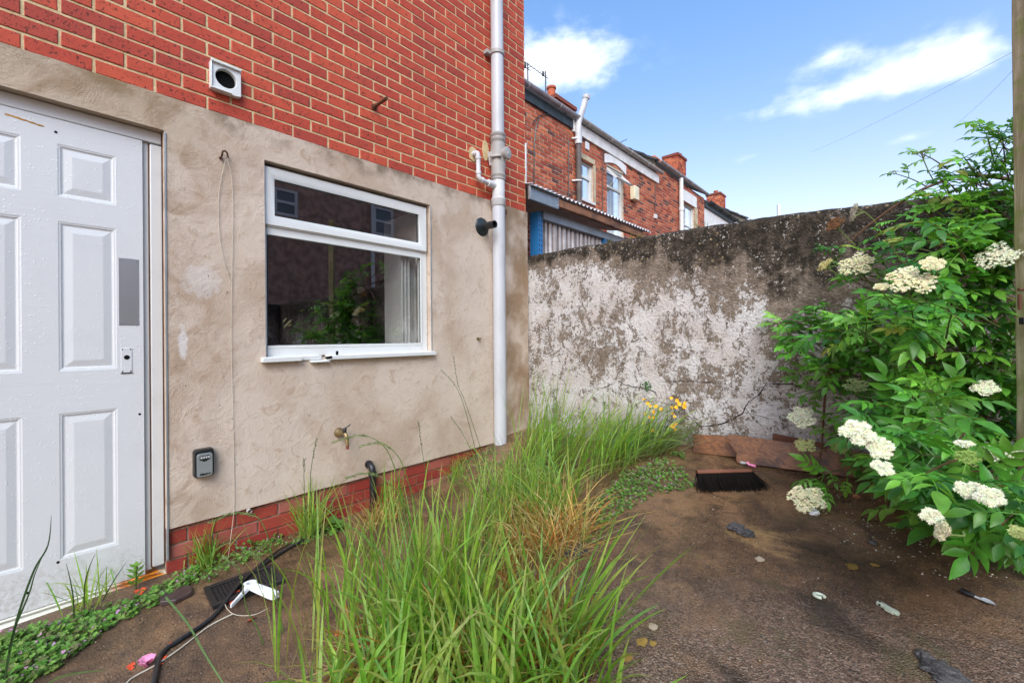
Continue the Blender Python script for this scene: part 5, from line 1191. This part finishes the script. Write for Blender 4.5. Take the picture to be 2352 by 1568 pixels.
def shoot(tip, back, length, nleaf, size, col, young=False, pairs=2):
    """a leafy shoot ending at tip and coming from direction back"""
    base = tip+back.normalized()*length+Vector((0, 0, -.02)); mid = tip.lerp(base, .5)+Vector((0, 0, .05*length))
    P = smooth_path([base, mid, tip], 5); m = len(P); lc = tuple(v*.9 for v in col)
    lm.tube(P, [.0036-.0018*k/m for k in range(m)], 5, (.13, .16, .05) if rg.random() < .6 else (.16, .08, .04))
    for k in range(nleaf):
        t = 1-.75*(k//2)/max(1, nleaf//2); i = min(m-1, int(t*(m-1))); p = P[i]; d = (P[min(i+1, m-1)]-P[max(i-1, 0)]).normalized()
        s_ = d.cross(Vector((0, 0, 1))).normalized(); u = s_.cross(d); a = (PI/2 if (k//2) % 2 else 0)+rg.gauss(0, .35)
        r = (s_*math.cos(a)+u*math.sin(a))*(1 if k % 2 else -1)
        ld = (r*.95+d*rg.uniform(.3, .8)+Vector((0, 0, rg.uniform(-.1, .3)))).normalized()
        nr = Vector((rg.gauss(.22, .2), rg.gauss(-.35, .2), 1)).normalized()
        if abs(ld.dot(nr)) > .9: nr = Vector((.5, -.7, .5))
        cy_ = (.34, .38, .06) if tip.z > 1.1 and rg.random() < .02 else col
        compound(lm, p, ld, nr, size*rg.uniform(.6, 1.15), jitc(cy_, rg, .26), rg.choice([2, 2, 3]) if pairs == 2 else pairs)
    if rg.random() < .7: compound(lm, tip, (tip-P[-3]).normalized()+Vector((0, 0, .3)), Vector((.2, -.4, 1)), size*.7, tuple(v*1.25 for v in col), 2)
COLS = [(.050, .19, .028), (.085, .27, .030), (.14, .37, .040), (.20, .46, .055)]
REG = [  # outline, number of shoots, leaf size, near limit
 ([(1990, 690), (2330, 520), (2340, 640), (2340, 700), (2200, 740), (1900, 800), (1870, 720)], 76, .108, .30),
 ([(2030, 600), (2140, 480), (2340, 400), (2340, 560), (2200, 620)], 42, .10, .25),
 ([(1800, 760), (1880, 700), (2000, 720), (2060, 800), (1960, 880), (1830, 860)], 46, .10, .10),
 ([(2060, 860), (2340, 860), (2345, 1010), (2180, 1010), (1980, 960)], 44, .11, .30),
 ([(1960, 970), (2340, 940), (2345, 1130), (2160, 1120), (2030, 1080)], 62, .108, .42),
 ([(2040, 1090), (2340, 1060), (2350, 1200), (2200, 1190), (2080, 1130)], 44, .106, .45),
 ([(2230, 1180), (2350, 1150), (2360, 1250), (2300, 1245), (2230, 1215)], 28, .100, .40),
 ([(1880, 560), (2010, 560), (2060, 640), (1990, 660), (1890, 640)], 13, .075, .08),
 ([(2080, 420), (2340, 300), (2345, 420), (2230, 430), (2060, 520), (1990, 560)], 26, .08, .15),
 ([(2250, 290), (2340, 285), (2340, 400), (2280, 380)], 7, .075, .12),
 ([(2000, 800), (2340, 740), (2340, 900), (2060, 900)], 44, .11, .10),
]
PULL = onD(2440, 840, 2.25)
for poly, n, size, near in REG:
    x0, x1 = min(p[0] for p in poly), max(p[0] for p in poly); y0, y1 = min(p[1] for p in poly), max(p[1] for p in poly); k = 0
    while k < n:
        x, y = rg.uniform(x0, x1), rg.uniform(y0, y1)
        if not in_poly(x, y, poly): continue
        k += 1; dm = min(wall_depth(x, y)-.12 if y > 440 else wall_depth(x, y)+.05, ground_depth(x, y+50)-.03, 2.75)
        dep = dm-(dm*near)*rg.random(); dep = max(dep, 1.92) if x > 2200 and y < 1090 else dep; tip = onD(x, y, dep); f = 1-(dm-dep)/(dm*near+1e-6)
        back = (PULL-tip); back.z *= .5; back = back.normalized()+Vector((rg.gauss(0, .35), rg.gauss(0, .35), rg.gauss(-.15, .25)))
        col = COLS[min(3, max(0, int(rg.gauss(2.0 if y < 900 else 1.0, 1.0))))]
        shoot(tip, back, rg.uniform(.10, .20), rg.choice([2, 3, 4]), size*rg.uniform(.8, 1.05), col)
for (x, y, dep, size, n, c_) in ((1775, 745, 2.66, .085, 4, 3), (1815, 742, 2.64, .09, 4, 2), (1835, 862, 2.6, .09, 4, 2), (1825, 905, 2.58, .06, 3, 3), (1875, 1100, 2.42, .10, 6, 2), (1895, 1120, 2.42, .09, 3, 3), (2085, 1170, 1.95, .12, 5, 3), (2060, 1090, 1.95, .12, 6, 3), (2240, 1225, 1.80, .095, 5, 2), (2290, 1240, 1.75, .095, 5, 1), (2330, 1255, 1.75, .095, 5, 1), (1960, 575, 2.62, .06, 4, 3), (1890, 590, 2.66, .06, 3, 3), (2060, 400, 2.45, .07, 4, 3), (2110, 350, 2.4, .07, 4, 3), (2270, 290, 2.3, .07, 4, 3), (1940, 1015, 2.4, .07, 4, 2), (1850, 905, 2.5, .08, 4, 2), (1895, 985, 2.45, .08, 5, 2), (1935, 950, 2.4, .09, 5, 2), (1985, 1070, 2.3, .09, 5, 1), (2050, 1120, 2.1, .10, 6, 2), (2000, 930, 2.35, .095, 6, 2), (2110, 1110, 2.0, .10, 5, 2)):
    tip = onD(x, y, min(dep, ground_depth(x, y+40)-.05)); back = (PULL-tip); back.z *= .6; shoot(tip, back+Vector((0, 0, .3)), .16, n, size, COLS[c_])
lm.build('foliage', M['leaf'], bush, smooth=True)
sm.build('stems', M['bark'], bush, smooth=True)
# flower heads
def umbel(px, py, wd, dep, facing=None, col=(.62, .62, .40), dense=1., flat=.22, stemto=None, name='flower_head'):
    nearl = max([r_[3] for r_ in REG if any(in_poly(px+a_, py+b_, r_[0]) for a_ in (-35, 0, 35) for b_ in (-35, 0, 35))] or [.06]); dm = min(wall_depth(px, py)-.10, ground_depth(px, py+wd*.62)-.02, 2.75)
    dep = dm*(1-nearl*1.0)-(.09 if nearl > .08 else .02)
    if px > 2240 and py < 1110: dep = max(dep, 1.80)
    c = onD(px, py, dep); R_ = wd*.45*dep/FPX; to = Vector(_C)-c
    nr = (Vector(facing) if facing else (to.normalized()*.75+Vector((rg.gauss(0, .15), rg.gauss(0, .15), .75)))).normalized()
    a = nr.orthogonal().normalized(); b = nr.cross(a); mb = MB(); root = c-nr*R_*1.15
    hubs = [(c-nr*R_*.1, .38)]+[(c+(a*math.cos(t)+b*math.sin(t))*R_*.58-nr*R_*.16*rg.uniform(.4, 1.6), .42) for t in [k*2*PI/5+rg.uniform(-.25, .25) for k in range(5)]]
    for h, rr in hubs:
        mb.tube(smooth_path([root, root.lerp(h, .6)-nr*R_*.05, h-nr*R_*.25], 3), .0016, 4, (.30, .36, .14))
        nf = int(62*dense)
        for k in range(nf):
            r = rr*R_*math.sqrt(rg.random()); t = rg.uniform(0, 2*PI); q = h+(a*math.cos(t)+b*math.sin(t))*r-nr*(r*r/R_*.55)+nr*rg.uniform(-.07, .07)*R_
            if k % 3 == 0: mb.tube([h-nr*R_*.25, q], .0007, 3, (.34, .40, .17), False)
            n_ = (nr+Vector((rg.gauss(0, .3), rg.gauss(0, .3), rg.gauss(0, .3)))).normalized(); x_ = n_.orthogonal().normalized(); y_ = n_.cross(x_); s_ = rg.uniform(.0058, .0082)*(1 if R_ > .04 else .8); cc = jitc(col, rg, .14); vs = [q-n_*s_*.25]
            for j in range(10): u = 2*PI*j/10; w_ = s_*(1 if j % 2 else .45); vs.append(q+(x_*math.cos(u)+y_*math.sin(u))*w_+n_*s_*.1)
            mb.add(vs, [(0, 1+j, 1+(j+1) % 10) for j in range(10)], cc)
    back = root+(PULL-root).normalized()*.10-Vector((0, 0, .03)); mb.tube(smooth_path([root, root.lerp(back, .5)-nr*.01, back], 3), .0024, 5, (.20, .27, .08))
    return mb.build(name, M['flower'], bush, smooth=False)
CR = (.88, .84, .58); WH_ = (.88, .88, .68)
for (px, py, wd, dep, kw) in (
 (2095, 636, 102, 2.15, dict(facing=(.15, -.85, .62), col=CR)), (1965, 602, 80, 2.45, dict(facing=(-.1, -.85, .6), col=CR)), (1955, 488, 48, 2.5, dict(facing=(-.95, -.3, .1), col=(.72, .68, .55))),
 (1890, 606, 40, 2.55, dict(facing=(-.6, -.5, .6), col=(.66, .60, .28))), (2142, 602, 50, 2.2, dict(facing=(.1, -.85, .6), col=CR)), (2292, 580, 98, 1.95, dict(col=WH_)), (1842, 952, 66, 2.45, dict(col=WH_, dense=1.2)),
 (1970, 988, 76, 2.25, dict(col=WH_)), (2022, 1026, 60, 2.15, dict(col=WH_)), (2028, 1070, 46, 2.15, dict(col=WH_, dense=.6)), (1852, 1136, 90, 2.28, dict(col=CR, dense=1.2)), (2262, 886, 54, 2.0, dict(col=WH_, dense=.7)),
 (2298, 1028, 92, 1.86, dict(col=WH_)), (2225, 1122, 52, 1.8, dict(col=WH_)), (2272, 1136, 56, 1.78, dict(col=WH_)), (2138, 1182, 44, 1.82, dict(col=WH_, dense=.5)), (2158, 1216, 46, 1.75, dict(facing=(-.7, -.3, .3), col=CR)),
 (1850, 1018, 50, 2.45, dict(col=(.55, .56, .26), dense=.55)), (1928, 1020, 44, 2.35, dict(col=(.36, .46, .14), dense=.5)), (2026, 655, 32, 2.3, dict(facing=(0, -.5, .8), col=CR)), (2222, 1046, 46, 1.9, dict(col=(.32, .46, .12), dense=.4)),
 (1968, 880, 58, 2.4, dict(facing=(.1, -.5, .8), col=(.36, .44, .20), dense=.4)), (2118, 345, 40, 2.35, dict(facing=(-.1, -.4, .9), col=(.30, .40, .14), dense=.35)), (2050, 548, 40, 2.4, dict(facing=(0, -.3, .95), col=(.42, .48, .14), dense=.4)), (2345, 1220, 40, 1.7, dict(col=(.5, .55, .22), dense=.5)), (2215, 1015, 34, 1.9, dict(col=WH_, dense=.4))):
    umbel(px, py, wd, dep, **kw)
o = umbel(1915, 512, 46, 2.5, (-.3, -.7, .5), (.24, .12, .06), .45); o['label'] = 'withered brown flower head'

# ------------------------------------------------------------------ boards, broom and litter
def board(A, B, outline, th, lean, name, label, mat='plank'):
    """A-B: foot line on the ground; outline in metres (along, up)"""
    u = (B-A); Lh = u.length; u.normalize(); hz_ = Vector((u.x, u.y, 0)).normalized(); n = Vector((hz_.y, -hz_.x, 0)); up = Vector((-n.x*math.sin(lean), -n.y*math.sin(lean), math.cos(lean)))
    nn = u.cross(up).normalized(); nn = nn if nn.dot(n) > 0 else -nn; m = len(outline); F_ = [A+u*a*Lh+up*h for a, h in outline]; mb = MB()
    mb.add([p+nn*th for p in F_]+F_, [tuple(range(m)), tuple(range(m, 2*m))[::-1]]+[(k, m+k, m+(k+1) % m, (k+1) % m) for k in range(m)])
    o = mb.build(name, M[mat], bevel=.003); bm = bmesh.new(); bm.from_mesh(o.data); bmesh.ops.recalc_face_normals(bm, faces=bm.faces); bm.to_mesh(o.data); bm.free()
    return tag(o, label, 'plank')
GV = lambda x, y: Vector((x, y, gz(x, y)-.004))
A1, B1 = GV(1.565, 3.035), GV(2.0, 3.09)
board(A1, B1, [(0, 0), (1, 0), (1, .13), (.45, .128), (.4, .131), (0, .122)], .024, .22, 'plank', 'orange-brown wet plank leaning at the wall foot, the left end one')
A2, B2 = GV(1.83, 2.97), GV(2.50, 3.065)
board(A2, B2, [(.04, 0), (1, 0), (1.0, .14), (.96, .142), (0.0, .172), (-.045, .165), (-.05, .14), (-.02, .135), (-.045, .12), (-.01, .10), (.01, .075), (.035, .06), (.03, .03)], .026, .26, 'plank', 'dark wet plank with splintered left end, overlapping the orange plank')
A3, B3 = onY(1775, 1040, 3.10), onY(1900, 1062, 3.05); A3.z = B3.z = gz(A3.x, A3.y)
board(A3, B3, [(0, 0), (1, 0), (1, .155), (0, .168)], .02, .1, 'plank', 'reddish board standing behind the two planks against the wall', 'broom')
# broom head
bc = onG(1672, 1126); br = empty('broom_head', bc, 'wide broom head with black bristles lying on the wet floor', 'broom')
bl, brr = onG(1607, 1127), onG(1738, 1124); ax = (brr-bl); Lb = ax.length; ax.normalize(); toc = Vector((-_F[0], -_F[1], 0)); blk = (bl+brr)/2-toc*.040+Vector((0, 0, .094))
mb = MB(); hx = ax*Lb*.5; fy = (toc*.36-Vector((0, 0, .93))).normalized(); wz = ax.cross(fy).normalized()
mb.hexa([blk+hx*a+fy*b+wz*c for c in (-.022, .022) for a, b in ((-1, -.010), (.94, -.006), (.94, .012), (-1, .012))]); mb.build('head_block', M['broom'], br, bevel=.004)
mb = MB()
for k in range(2300):
    a = rg.uniform(-1, .98); c_ = rg.uniform(-.02, .02); p = blk+hx*a+fy*.010+wz*c_; spl = ax*(rg.gauss(0, .016)+.05*max(0, a)**3+.012)+wz*(c_*.5+rg.gauss(0, .012)+.02*max(0, a)**2); q = p+fy*rg.uniform(.055, .115)+spl; q.z = max(q.z, gz(q.x, q.y)+.002); s_ = ax*.0019
    mb.add([p-s_, p+s_, q+s_*.4, q-s_*.4], [(0, 1, 2, 3)])
mb.build('bristles', M['bristle'], br)
# small pink brush
a = onG(1735, 1075, .012); b = onG(1704, 1066, .012); pbx = empty('small_brush', a, 'small pink-handled brush lying between broom head and planks', 'brush')
mb = MB(); d = (b-a); mb.tube([a, a+d*.25, a+d*.45], [.009, .008, .006], 8); mb.tube([a+d*.42-Vector((0, 0, .005)), a+d*.62+Vector((0, 0, .012))], .007, 8); mb.build('handle', M['pink'], pbx, smooth=True)
mb = MB()
for k in range(60): p = a+d*rg.uniform(.5, .75)+Vector((rg.gauss(0, .004), rg.gauss(0, .004), .004)); mb.tube([p, p+d*rg.uniform(.3, .5)+Vector((0, 0, rg.uniform(-.012, .004)))], .0008, 3)
mb.build('bristles', M['white'], pbx)
# mud lumps
for i, (px, py, wd, hh, lab) in enumerate(((1692, 1214, 17, .014, 'crumbly dark mud lump on the open floor, left half of a pair stuck together'), (1714, 1225, 16, .012, 'crumbly dark mud lump on the open floor, right half of a pair stuck together'), (1322, 1268, 24, .02, 'black mud clod under the golden dead grass'), (2228, 1308, 13, .010, 'small dark mud crumb below the elder bush'), (2155, 1535, 30, .010, 'grey mud smear at the lower right of the yard floor'), (2190, 1562, 34, .010, 'largest grey mud smear at the bottom edge of the floor'), (2122, 1508, 15, .012, 'grey mud lump at the upper tip of the lower-right smears'))):
    c = onG(px, py); dep = float((np.array(c)-_C)@_F); r = wd*dep/FPX; mb = MB(); blob(mb, c+Vector((0, 0, hh*.3)), (r, r*1.05, hh), i+3, 4, .55, 2.2)
    tag(mb.build('mud_lump', M['mud'], smooth=True), lab, 'mud', 'mud lumps on the yard floor')
# trowel
a, b = onG(2205, 1362, .012), onG(2288, 1393, .004); tr = empty('hand_trowel', onG(2245, 1378), 'little silver trowel with black handle lying on the right of the floor', 'trowel'); d = b-a
mb = MB(); mb.tube([a, a+d*.05, a+d*.3, a+d*.42], [.007, .0095, .0085, .006], 10); mb.build('handle', M['black'], tr, smooth=True)
mb = MB(); mb.tube([a+d*.40, a+d*.62], .0038, 8, (1, 1, 1)); s_ = d.cross(Vector((0, 0, 1))).normalized(); P_ = [(.60, .35), (.66, .9), (.78, 1), (.9, .62), (1, .03)]; vs = []
for t, w_ in P_: q = a+d*t; vs += [q-s_*.016*w_+Vector((0, 0, .004)), q-Vector((0, 0, .002)), q+s_*.016*w_+Vector((0, 0, .004))]
mb.add(vs, [f for k in range(4) for f in ((3*k, 3*k+1, 3*k+4, 3*k+3), (3*k+1, 3*k+2, 3*k+5, 3*k+4))]); mb.build('blade', plain('pale_steel', (.62, .64, .68), .3, .6, .3), tr, smooth=True)
# plastic peg and bits
a, b = onG(2012, 1388, .009), onG(2064, 1416, .009); pg = empty('clothes_peg', onG(2040, 1402), 'pale green plastic clothes peg lying on the gritty floor', 'peg'); d = b-a; s_ = d.cross(Vector((0, 0, 1))).normalized()
for i, off in enumerate((-.35, .75)):
    mb = MB(); vs = []; w0 = .0085 if i == 0 else .004
    for t, w_, h in ((0, .5, .003), (.06, 1, .005), (.35, .9, .006), (.6, .75, .005), (.9, 1.1, .004), (1, .6, .002)):
        if i == 1: t = .45+t*.4
        q = a+d*t+s_*off*.011; vs += [q-s_*w0*w_-Vector((0, 0, .006)), q+s_*w0*w_-Vector((0, 0, .006)), q+s_*w0*w_+Vector((0, 0, h)), q-s_*w0*w_+Vector((0, 0, h))]
    mb.add(vs, [(4*k+j, 4*k+(j+1) % 4, 4*k+4+(j+1) % 4, 4*k+4+j) for k in range(5) for j in range(4)]+[(3, 2, 1, 0), (20, 21, 22, 23)]); mb.build('peg_half', M['bone'], pg, bevel=.0012)
mb = MB(); mb.tube([a+d*.2-s_*.012, a+d*.2+s_*.006], .0035, 8); mb.tube([a+d*.08-s_*.006+Vector((0, 0, .003)), a+d*.16-s_*.006+Vector((0, 0, .0062))], .003, 6); mb.build('spring', M['dark'], pg)
c = onG(1882, 1372, .006); mb = MB(); mb.tube([c+Vector((.016*math.cos(t), .013*math.sin(t), .001)) for t in np.linspace(.4, 5.2, 14)], .0055, 8); tag(mb.build('plastic_ring', M['bone'], smooth=True), 'broken pale plastic ring on the open gritty floor', 'litter')
c = onG(1873, 1182, .012); mb = MB(); blob(mb, c, (.018, .016, .016), 4, 3, .25, 1.3); blob(mb, c+Vector((-.012, -.016, -.006)), (.012, .010, .007), 6, 2); tag(mb.build('snail_shell', M['white'], smooth=True), 'white snail shell below the lowest round flower head', 'shell')
c = onG(1968, 1143, .008); mb = MB(); blob(mb, c, (.016, .012, .010), 8, 3, .3); tag(mb.build('pebble', M['terracotta'], smooth=True), 'small orange-brown pebble in the dark shade by the planks', 'pebble')
c = onG(2004, 1250, .008); mb = MB(); blob(mb, c, (.014, .014, .011), 12, 3, .5); tag(mb.build('pebble', M['mud'], smooth=True), 'dark knobbly pebble among the fallen petals on the floor', 'pebble')
c = onG(1745, 1520, .005); mb = MB(); blob(mb, c, (.005, .005, .005), 2, 2, .05); tag(mb.build('bead', M['brass'], smooth=True), 'tiny golden bead on the near gritty floor', 'bead')
for i, (px, py, w_, lab) in enumerate(((1476, 1476, 13, 'ochre lichen patch on the floor right of the long grass'), (1500, 1478, 8, 'smaller ochre lichen patch touching the bigger one'), (1958, 1302, 13, 'round yellow leaf flat on the wet floor'), (2008, 1298, 8, 'tiny yellow leaf near the round one, farther right'), (1440, 1510, 12, 'faint ochre lichen spot in the near gritty floor'), (1745, 1285, 9, 'pale dead leaf on the open floor below the mud pair'), (1500, 1440, 11, 'pale crumpled dead leaf right of the grass tips'))):
    c = onG(px, py); dep = float((np.array(c)-_C)@_F); r = w_*dep/FPX; mb = MB(); n = 22; vs = [c+Vector((0, 0, .006))]
    for k in range(n): t = 2*PI*k/n; rr = r*(1+.45*noise.noise((math.cos(t)*1.6, math.sin(t)*1.6, i*3))); p = c+Vector((rr*math.cos(t), rr*math.sin(t), 0)); p.z = gz(p.x, p.y)+.0035; vs.append(p)
    mb.add(vs, [(0, 1+k, 1+(k+1) % n) for k in range(n)]); o = mb.build('lichen_patch' if 'lichen' in lab else 'fallen_leaf', M['lichen'] if i < 5 else plain('pale_leaf', (.34, .27, .19), .8, .2)); tag(o, lab, 'lichen' if 'lichen' in lab else 'leaf')
# petals and crumbs
mb = MB()
def petals(poly, n, s0, s1, cols):
    for p in ground_pts(poly, n, rg):
        p.z += .002; lobed(mb, p, (rg.gauss(0, .25), rg.gauss(0, .25), 1), rg.uniform(s0, s1), jitc(rg.choice(cols), rg), rg, 3)
petals([(1870, 1110), (2080, 1120), (2230, 1250), (2340, 1310), (2330, 1340), (2150, 1330), (1950, 1270), (1860, 1200)], 260, .0026, .0052, [(.75, .74, .62)])
petals([(1560, 1060), (1880, 1080), (2000, 1300), (1700, 1300)], 40, .0015, .003, [(.7, .68, .58)])
petals([(1400, 1300), (2330, 1320), (2340, 1560), (1400, 1560)], 46, .0015, .0035, [(.7, .66, .58), (.45, .38, .28)])
petals([(560, 1400), (1050, 1180), (1100, 1300), (700, 1500)], 170, .0008, .002, [(.55, .5, .4), (.4, .33, .2)])
petals([(200, 1480), (450, 1400), (560, 1420), (300, 1568)], 60, .0008, .0022, [(.5, .45, .35)])
tag(mb.build('fallen_petals', M['flower']), 'tiny pale petals scattered over the wet floor', 'petals', kind='stuff')
mb = MB()
for poly, n in (([(1400, 1290), (2345, 1330), (2500, 1700), (1350, 1700)], 1000), ([(1400, 1180), (1980, 1130), (2300, 1340), (1350, 1330)], 900), ([(100, 1568), (450, 1380), (900, 1250), (700, 1600)], 500)):
    for p in ground_pts(poly, n, rg):
        s_ = rg.uniform(.002, .0055); t = rg.uniform(0, 6.3); a = Vector((math.cos(t), math.sin(t), rg.uniform(-.2, .2)))*s_; b = Vector((-math.sin(t), math.cos(t), rg.uniform(-.2, .2)))*s_*rg.uniform(.35, .7); p = p+Vector((0, 0, .0012+s_*.18)); h = Vector((0, 0, s_*.35))
        mb.add([p-a, p-b, p+a, p+b, p+h], [(0, 1, 4), (1, 2, 4), (2, 3, 4), (3, 0, 4)], jitc(rg.choice([(.06, .035, .022), (.10, .06, .038), (.15, .10, .07), (.04, .028, .024), (.07, .055, .05)]), rg, .3))
tag(mb.build('grit', leafmat('grit_flakes', .5, .02, .45)), 'coarse flaky grit on the near yard floor', 'grit', kind='stuff')
for i, (px, py, w_, lab) in enumerate(((302, 1534, 12, 'orange-red petal beside the pink ribbon'), (378, 1514, 8, 'orange-red petal just right of the black cable near the bottom'), (368, 1530, 10, 'orange-red petal between pink ribbon and black cable'), (396, 1480, 10, 'orange-red petal above the bend of the black cable'), (322, 1360, 15, 'orange-red leaf in the weeds under the rusted threshold'), (537, 1388, 16, 'orange-red petal lying on the white plastic handle'), (577, 1425, 14, 'orange-red petal below the drain grate'), (545, 1366, 8, 'orange-red petal on the drain grate by the handle hub'), (781, 1462, 22, 'largest orange-red petal in the long grass'))):
    c = onG(px, py, .012 if 520 < px < 560 else .004); dep = float((np.array(c)-_C)@_F); mb = MB(); lobed(mb, c+Vector((0, 0, .004)), (rg.gauss(0, .3), rg.gauss(-.3, .3), 1), w_*dep/FPX*.8, (1, 1, 1), rg, 3); tag(mb.build('red_petal', M['red']), lab, 'petal', 'orange-red petals on the yard floor')
# broken tile by the door
c = onG(402, 1368); mb = MB(); slp = [(0, -.055), (.05, -.06), (.075, -.01), (.06, .05), (.0, .062), (-.04, .03), (-.045, -.03)]; m = len(slp)
mb.add([c+Vector((a, b, .004)) for a, b in slp]+[c+Vector((a, b, .022+.004*math.sin(a*60))) for a, b in slp], [tuple(range(m, 2*m))]+[(k, (k+1) % m, m+(k+1) % m, m+k) for k in range(m)]); tag(mb.build('broken_tile', plain('wet_tile', (.055, .035, .032), .35, .5, 0, (30, .6, .006), .5), bevel=.003), 'broken dark wet tile on the floor below the door jamb', 'tile')
# drain grate
Q = [onG(*p) for p in ((458, 1362), (488, 1398), (652, 1336), (618, 1312))]; dc = sum(Q, Vector())/4; dg = empty('drain_grate', dc, 'black slotted plastic drain grate in the floor by the plinth', 'drain')
e1 = (Q[2]-Q[1]); e2 = (Q[0]-Q[1]); e2 = e2-e1*(e2.dot(e1)/e1.dot(e1)); zc = max(q.z for q in Q)+.012; o_ = Vector((Q[1].x, Q[1].y, zc)); e1.z = e2.z = 0; l1, l2 = e1.length, e2.length; u1, u2 = e1.normalized(), e2.normalized()
mb = MB()
def bar_(s0, s1, t0, t1, z0, z1): mb.hexa([o_+u1*s+u2*t+Vector((0, 0, z)) for z in (z0, z1) for s, t in ((s0, t0), (s1, t0), (s1, t1), (s0, t1))])
bar_(0, l1, -.012, .016, -.02, .004); bar_(0, l1, l2-.016, l2+.012, -.02, .004); bar_(0, .02, .016, l2-.016, -.02, .004); bar_(l1-.02, l1, .016, l2-.016, -.02, .004); bar_(.02, l1-.02, .016, l2-.016, -.018, -.006)
nr_ = 8; mbx = mb
for k in range(1, nr_): t = .016+(l2-.032)*k/nr_; bar_(.02, l1-.02, t-.004, t+.004, -.0058, .0015)
nc_ = 16
for k in range(1, nc_): s = .02+(l1-.04)*k/nc_; bar_(s-.0045, s+.0045, .016, l2-.016, -.0055, .001)
mb.build('grate', M['black'], dg)
mb = MB(); bar_(.022, l1-.022, .018, l2-.018, -.0052, -.0045); mb.build('trapped_water', plain('standing_water', (.12, .13, .14), .06, .8), dg)
# white plastic handle
zz = zc+.012; W3 = lambda x, y: Vector((*onG(x, y)[:2], zz)); h0, h1, h2 = W3(574, 1362), W3(636, 1386), W3(531, 1408); hd = empty('spray_trigger', h0, 'white plastic trigger handle with open hub lying on the drain grate', 'handle')
mb = MB(); n = 20
for z0_, z1_ in ((0, .02),):
    vs = []
    for z in (z0_, z1_):
        for r in (.028, .013):
            for k in range(n): t = 2*PI*k/n; vs.append(h0+Vector((r*math.cos(t), r*math.sin(t), z)))
    mb.add(vs, [(k, (k+1) % n, 2*n+(k+1) % n, 2*n+k) for k in range(n)]+[(n+k, 3*n+k, 3*n+(k+1) % n, n+(k+1) % n) for k in range(n)]+[(2*n+k, 2*n+(k+1) % n, 3*n+(k+1) % n, 3*n+k) for k in range(n)])
mb.build('hub', M['white'], hd, smooth=True)
def arm(name, e, w0, w1, h):
    mb = MB(); d = e-h0; s_ = d.cross(Vector((0, 0, 1))).normalized(); vs = []
    for t, w_ in ((.12, w0), (.4, (w0+w1)/2), (.8, w1), (.96, w1*.95), (1.02, w1*.5)): q = h0+d*t; vs += [q-s_*w_, q+s_*w_, q+s_*w_*.7+Vector((0, 0, h)), q-s_*w_*.7+Vector((0, 0, h))]
    mb.add(vs, [(4*k+j, 4*k+(j+1) % 4, 4*k+4+(j+1) % 4, 4*k+4+j) for k in range(4) for j in range(4)]+[(3, 2, 1, 0), (16, 17, 18, 19)]); mb.build(name, M['white'], hd, bevel=.003)
arm('lever', h1, .017, .022, .024); arm('spur', h2, .012, .006, .016)
mb = MB(); mb.disc(h0, (0, 0, 1), .0125, .004, 16); mb.build('hub_hole', M['dark'], hd)
# pink ribbon
c = onG(336, 1532); mb = MB()
for k in range(7):
    a = k*2*PI/7+.3; d = Vector((math.cos(a), math.sin(a), 0)); s_ = Vector((-d.y, d.x, 0))*.011; L_ = rg.uniform(.018, .030); vs = []
    for j in range(7): t = j/6; p = c+d*L_*math.sin(PI*t)*.9+Vector((0, 0, .004+.030*math.sin(PI*t*.5)*(1-.5*t)+.012*math.sin(PI*t))); vs += [p-s_*(.5+.6*math.sin(PI*t)), p+s_*(.5+.6*math.sin(PI*t))]
    mb.add(vs, [(2*j, 2*j+1, 2*j+3, 2*j+2) for j in range(6)])
tag(mb.build('pink_ribbon', M['ribbon'], smooth=True), 'crumpled pink ribbon bow on the near left floor', 'ribbon')
for px, py, lab in ((790, 1168, 'blue plastic scrap near the black waste pipe'), (1030, 1140, 'blue bead on the soil in front of the plinth')):
    pass
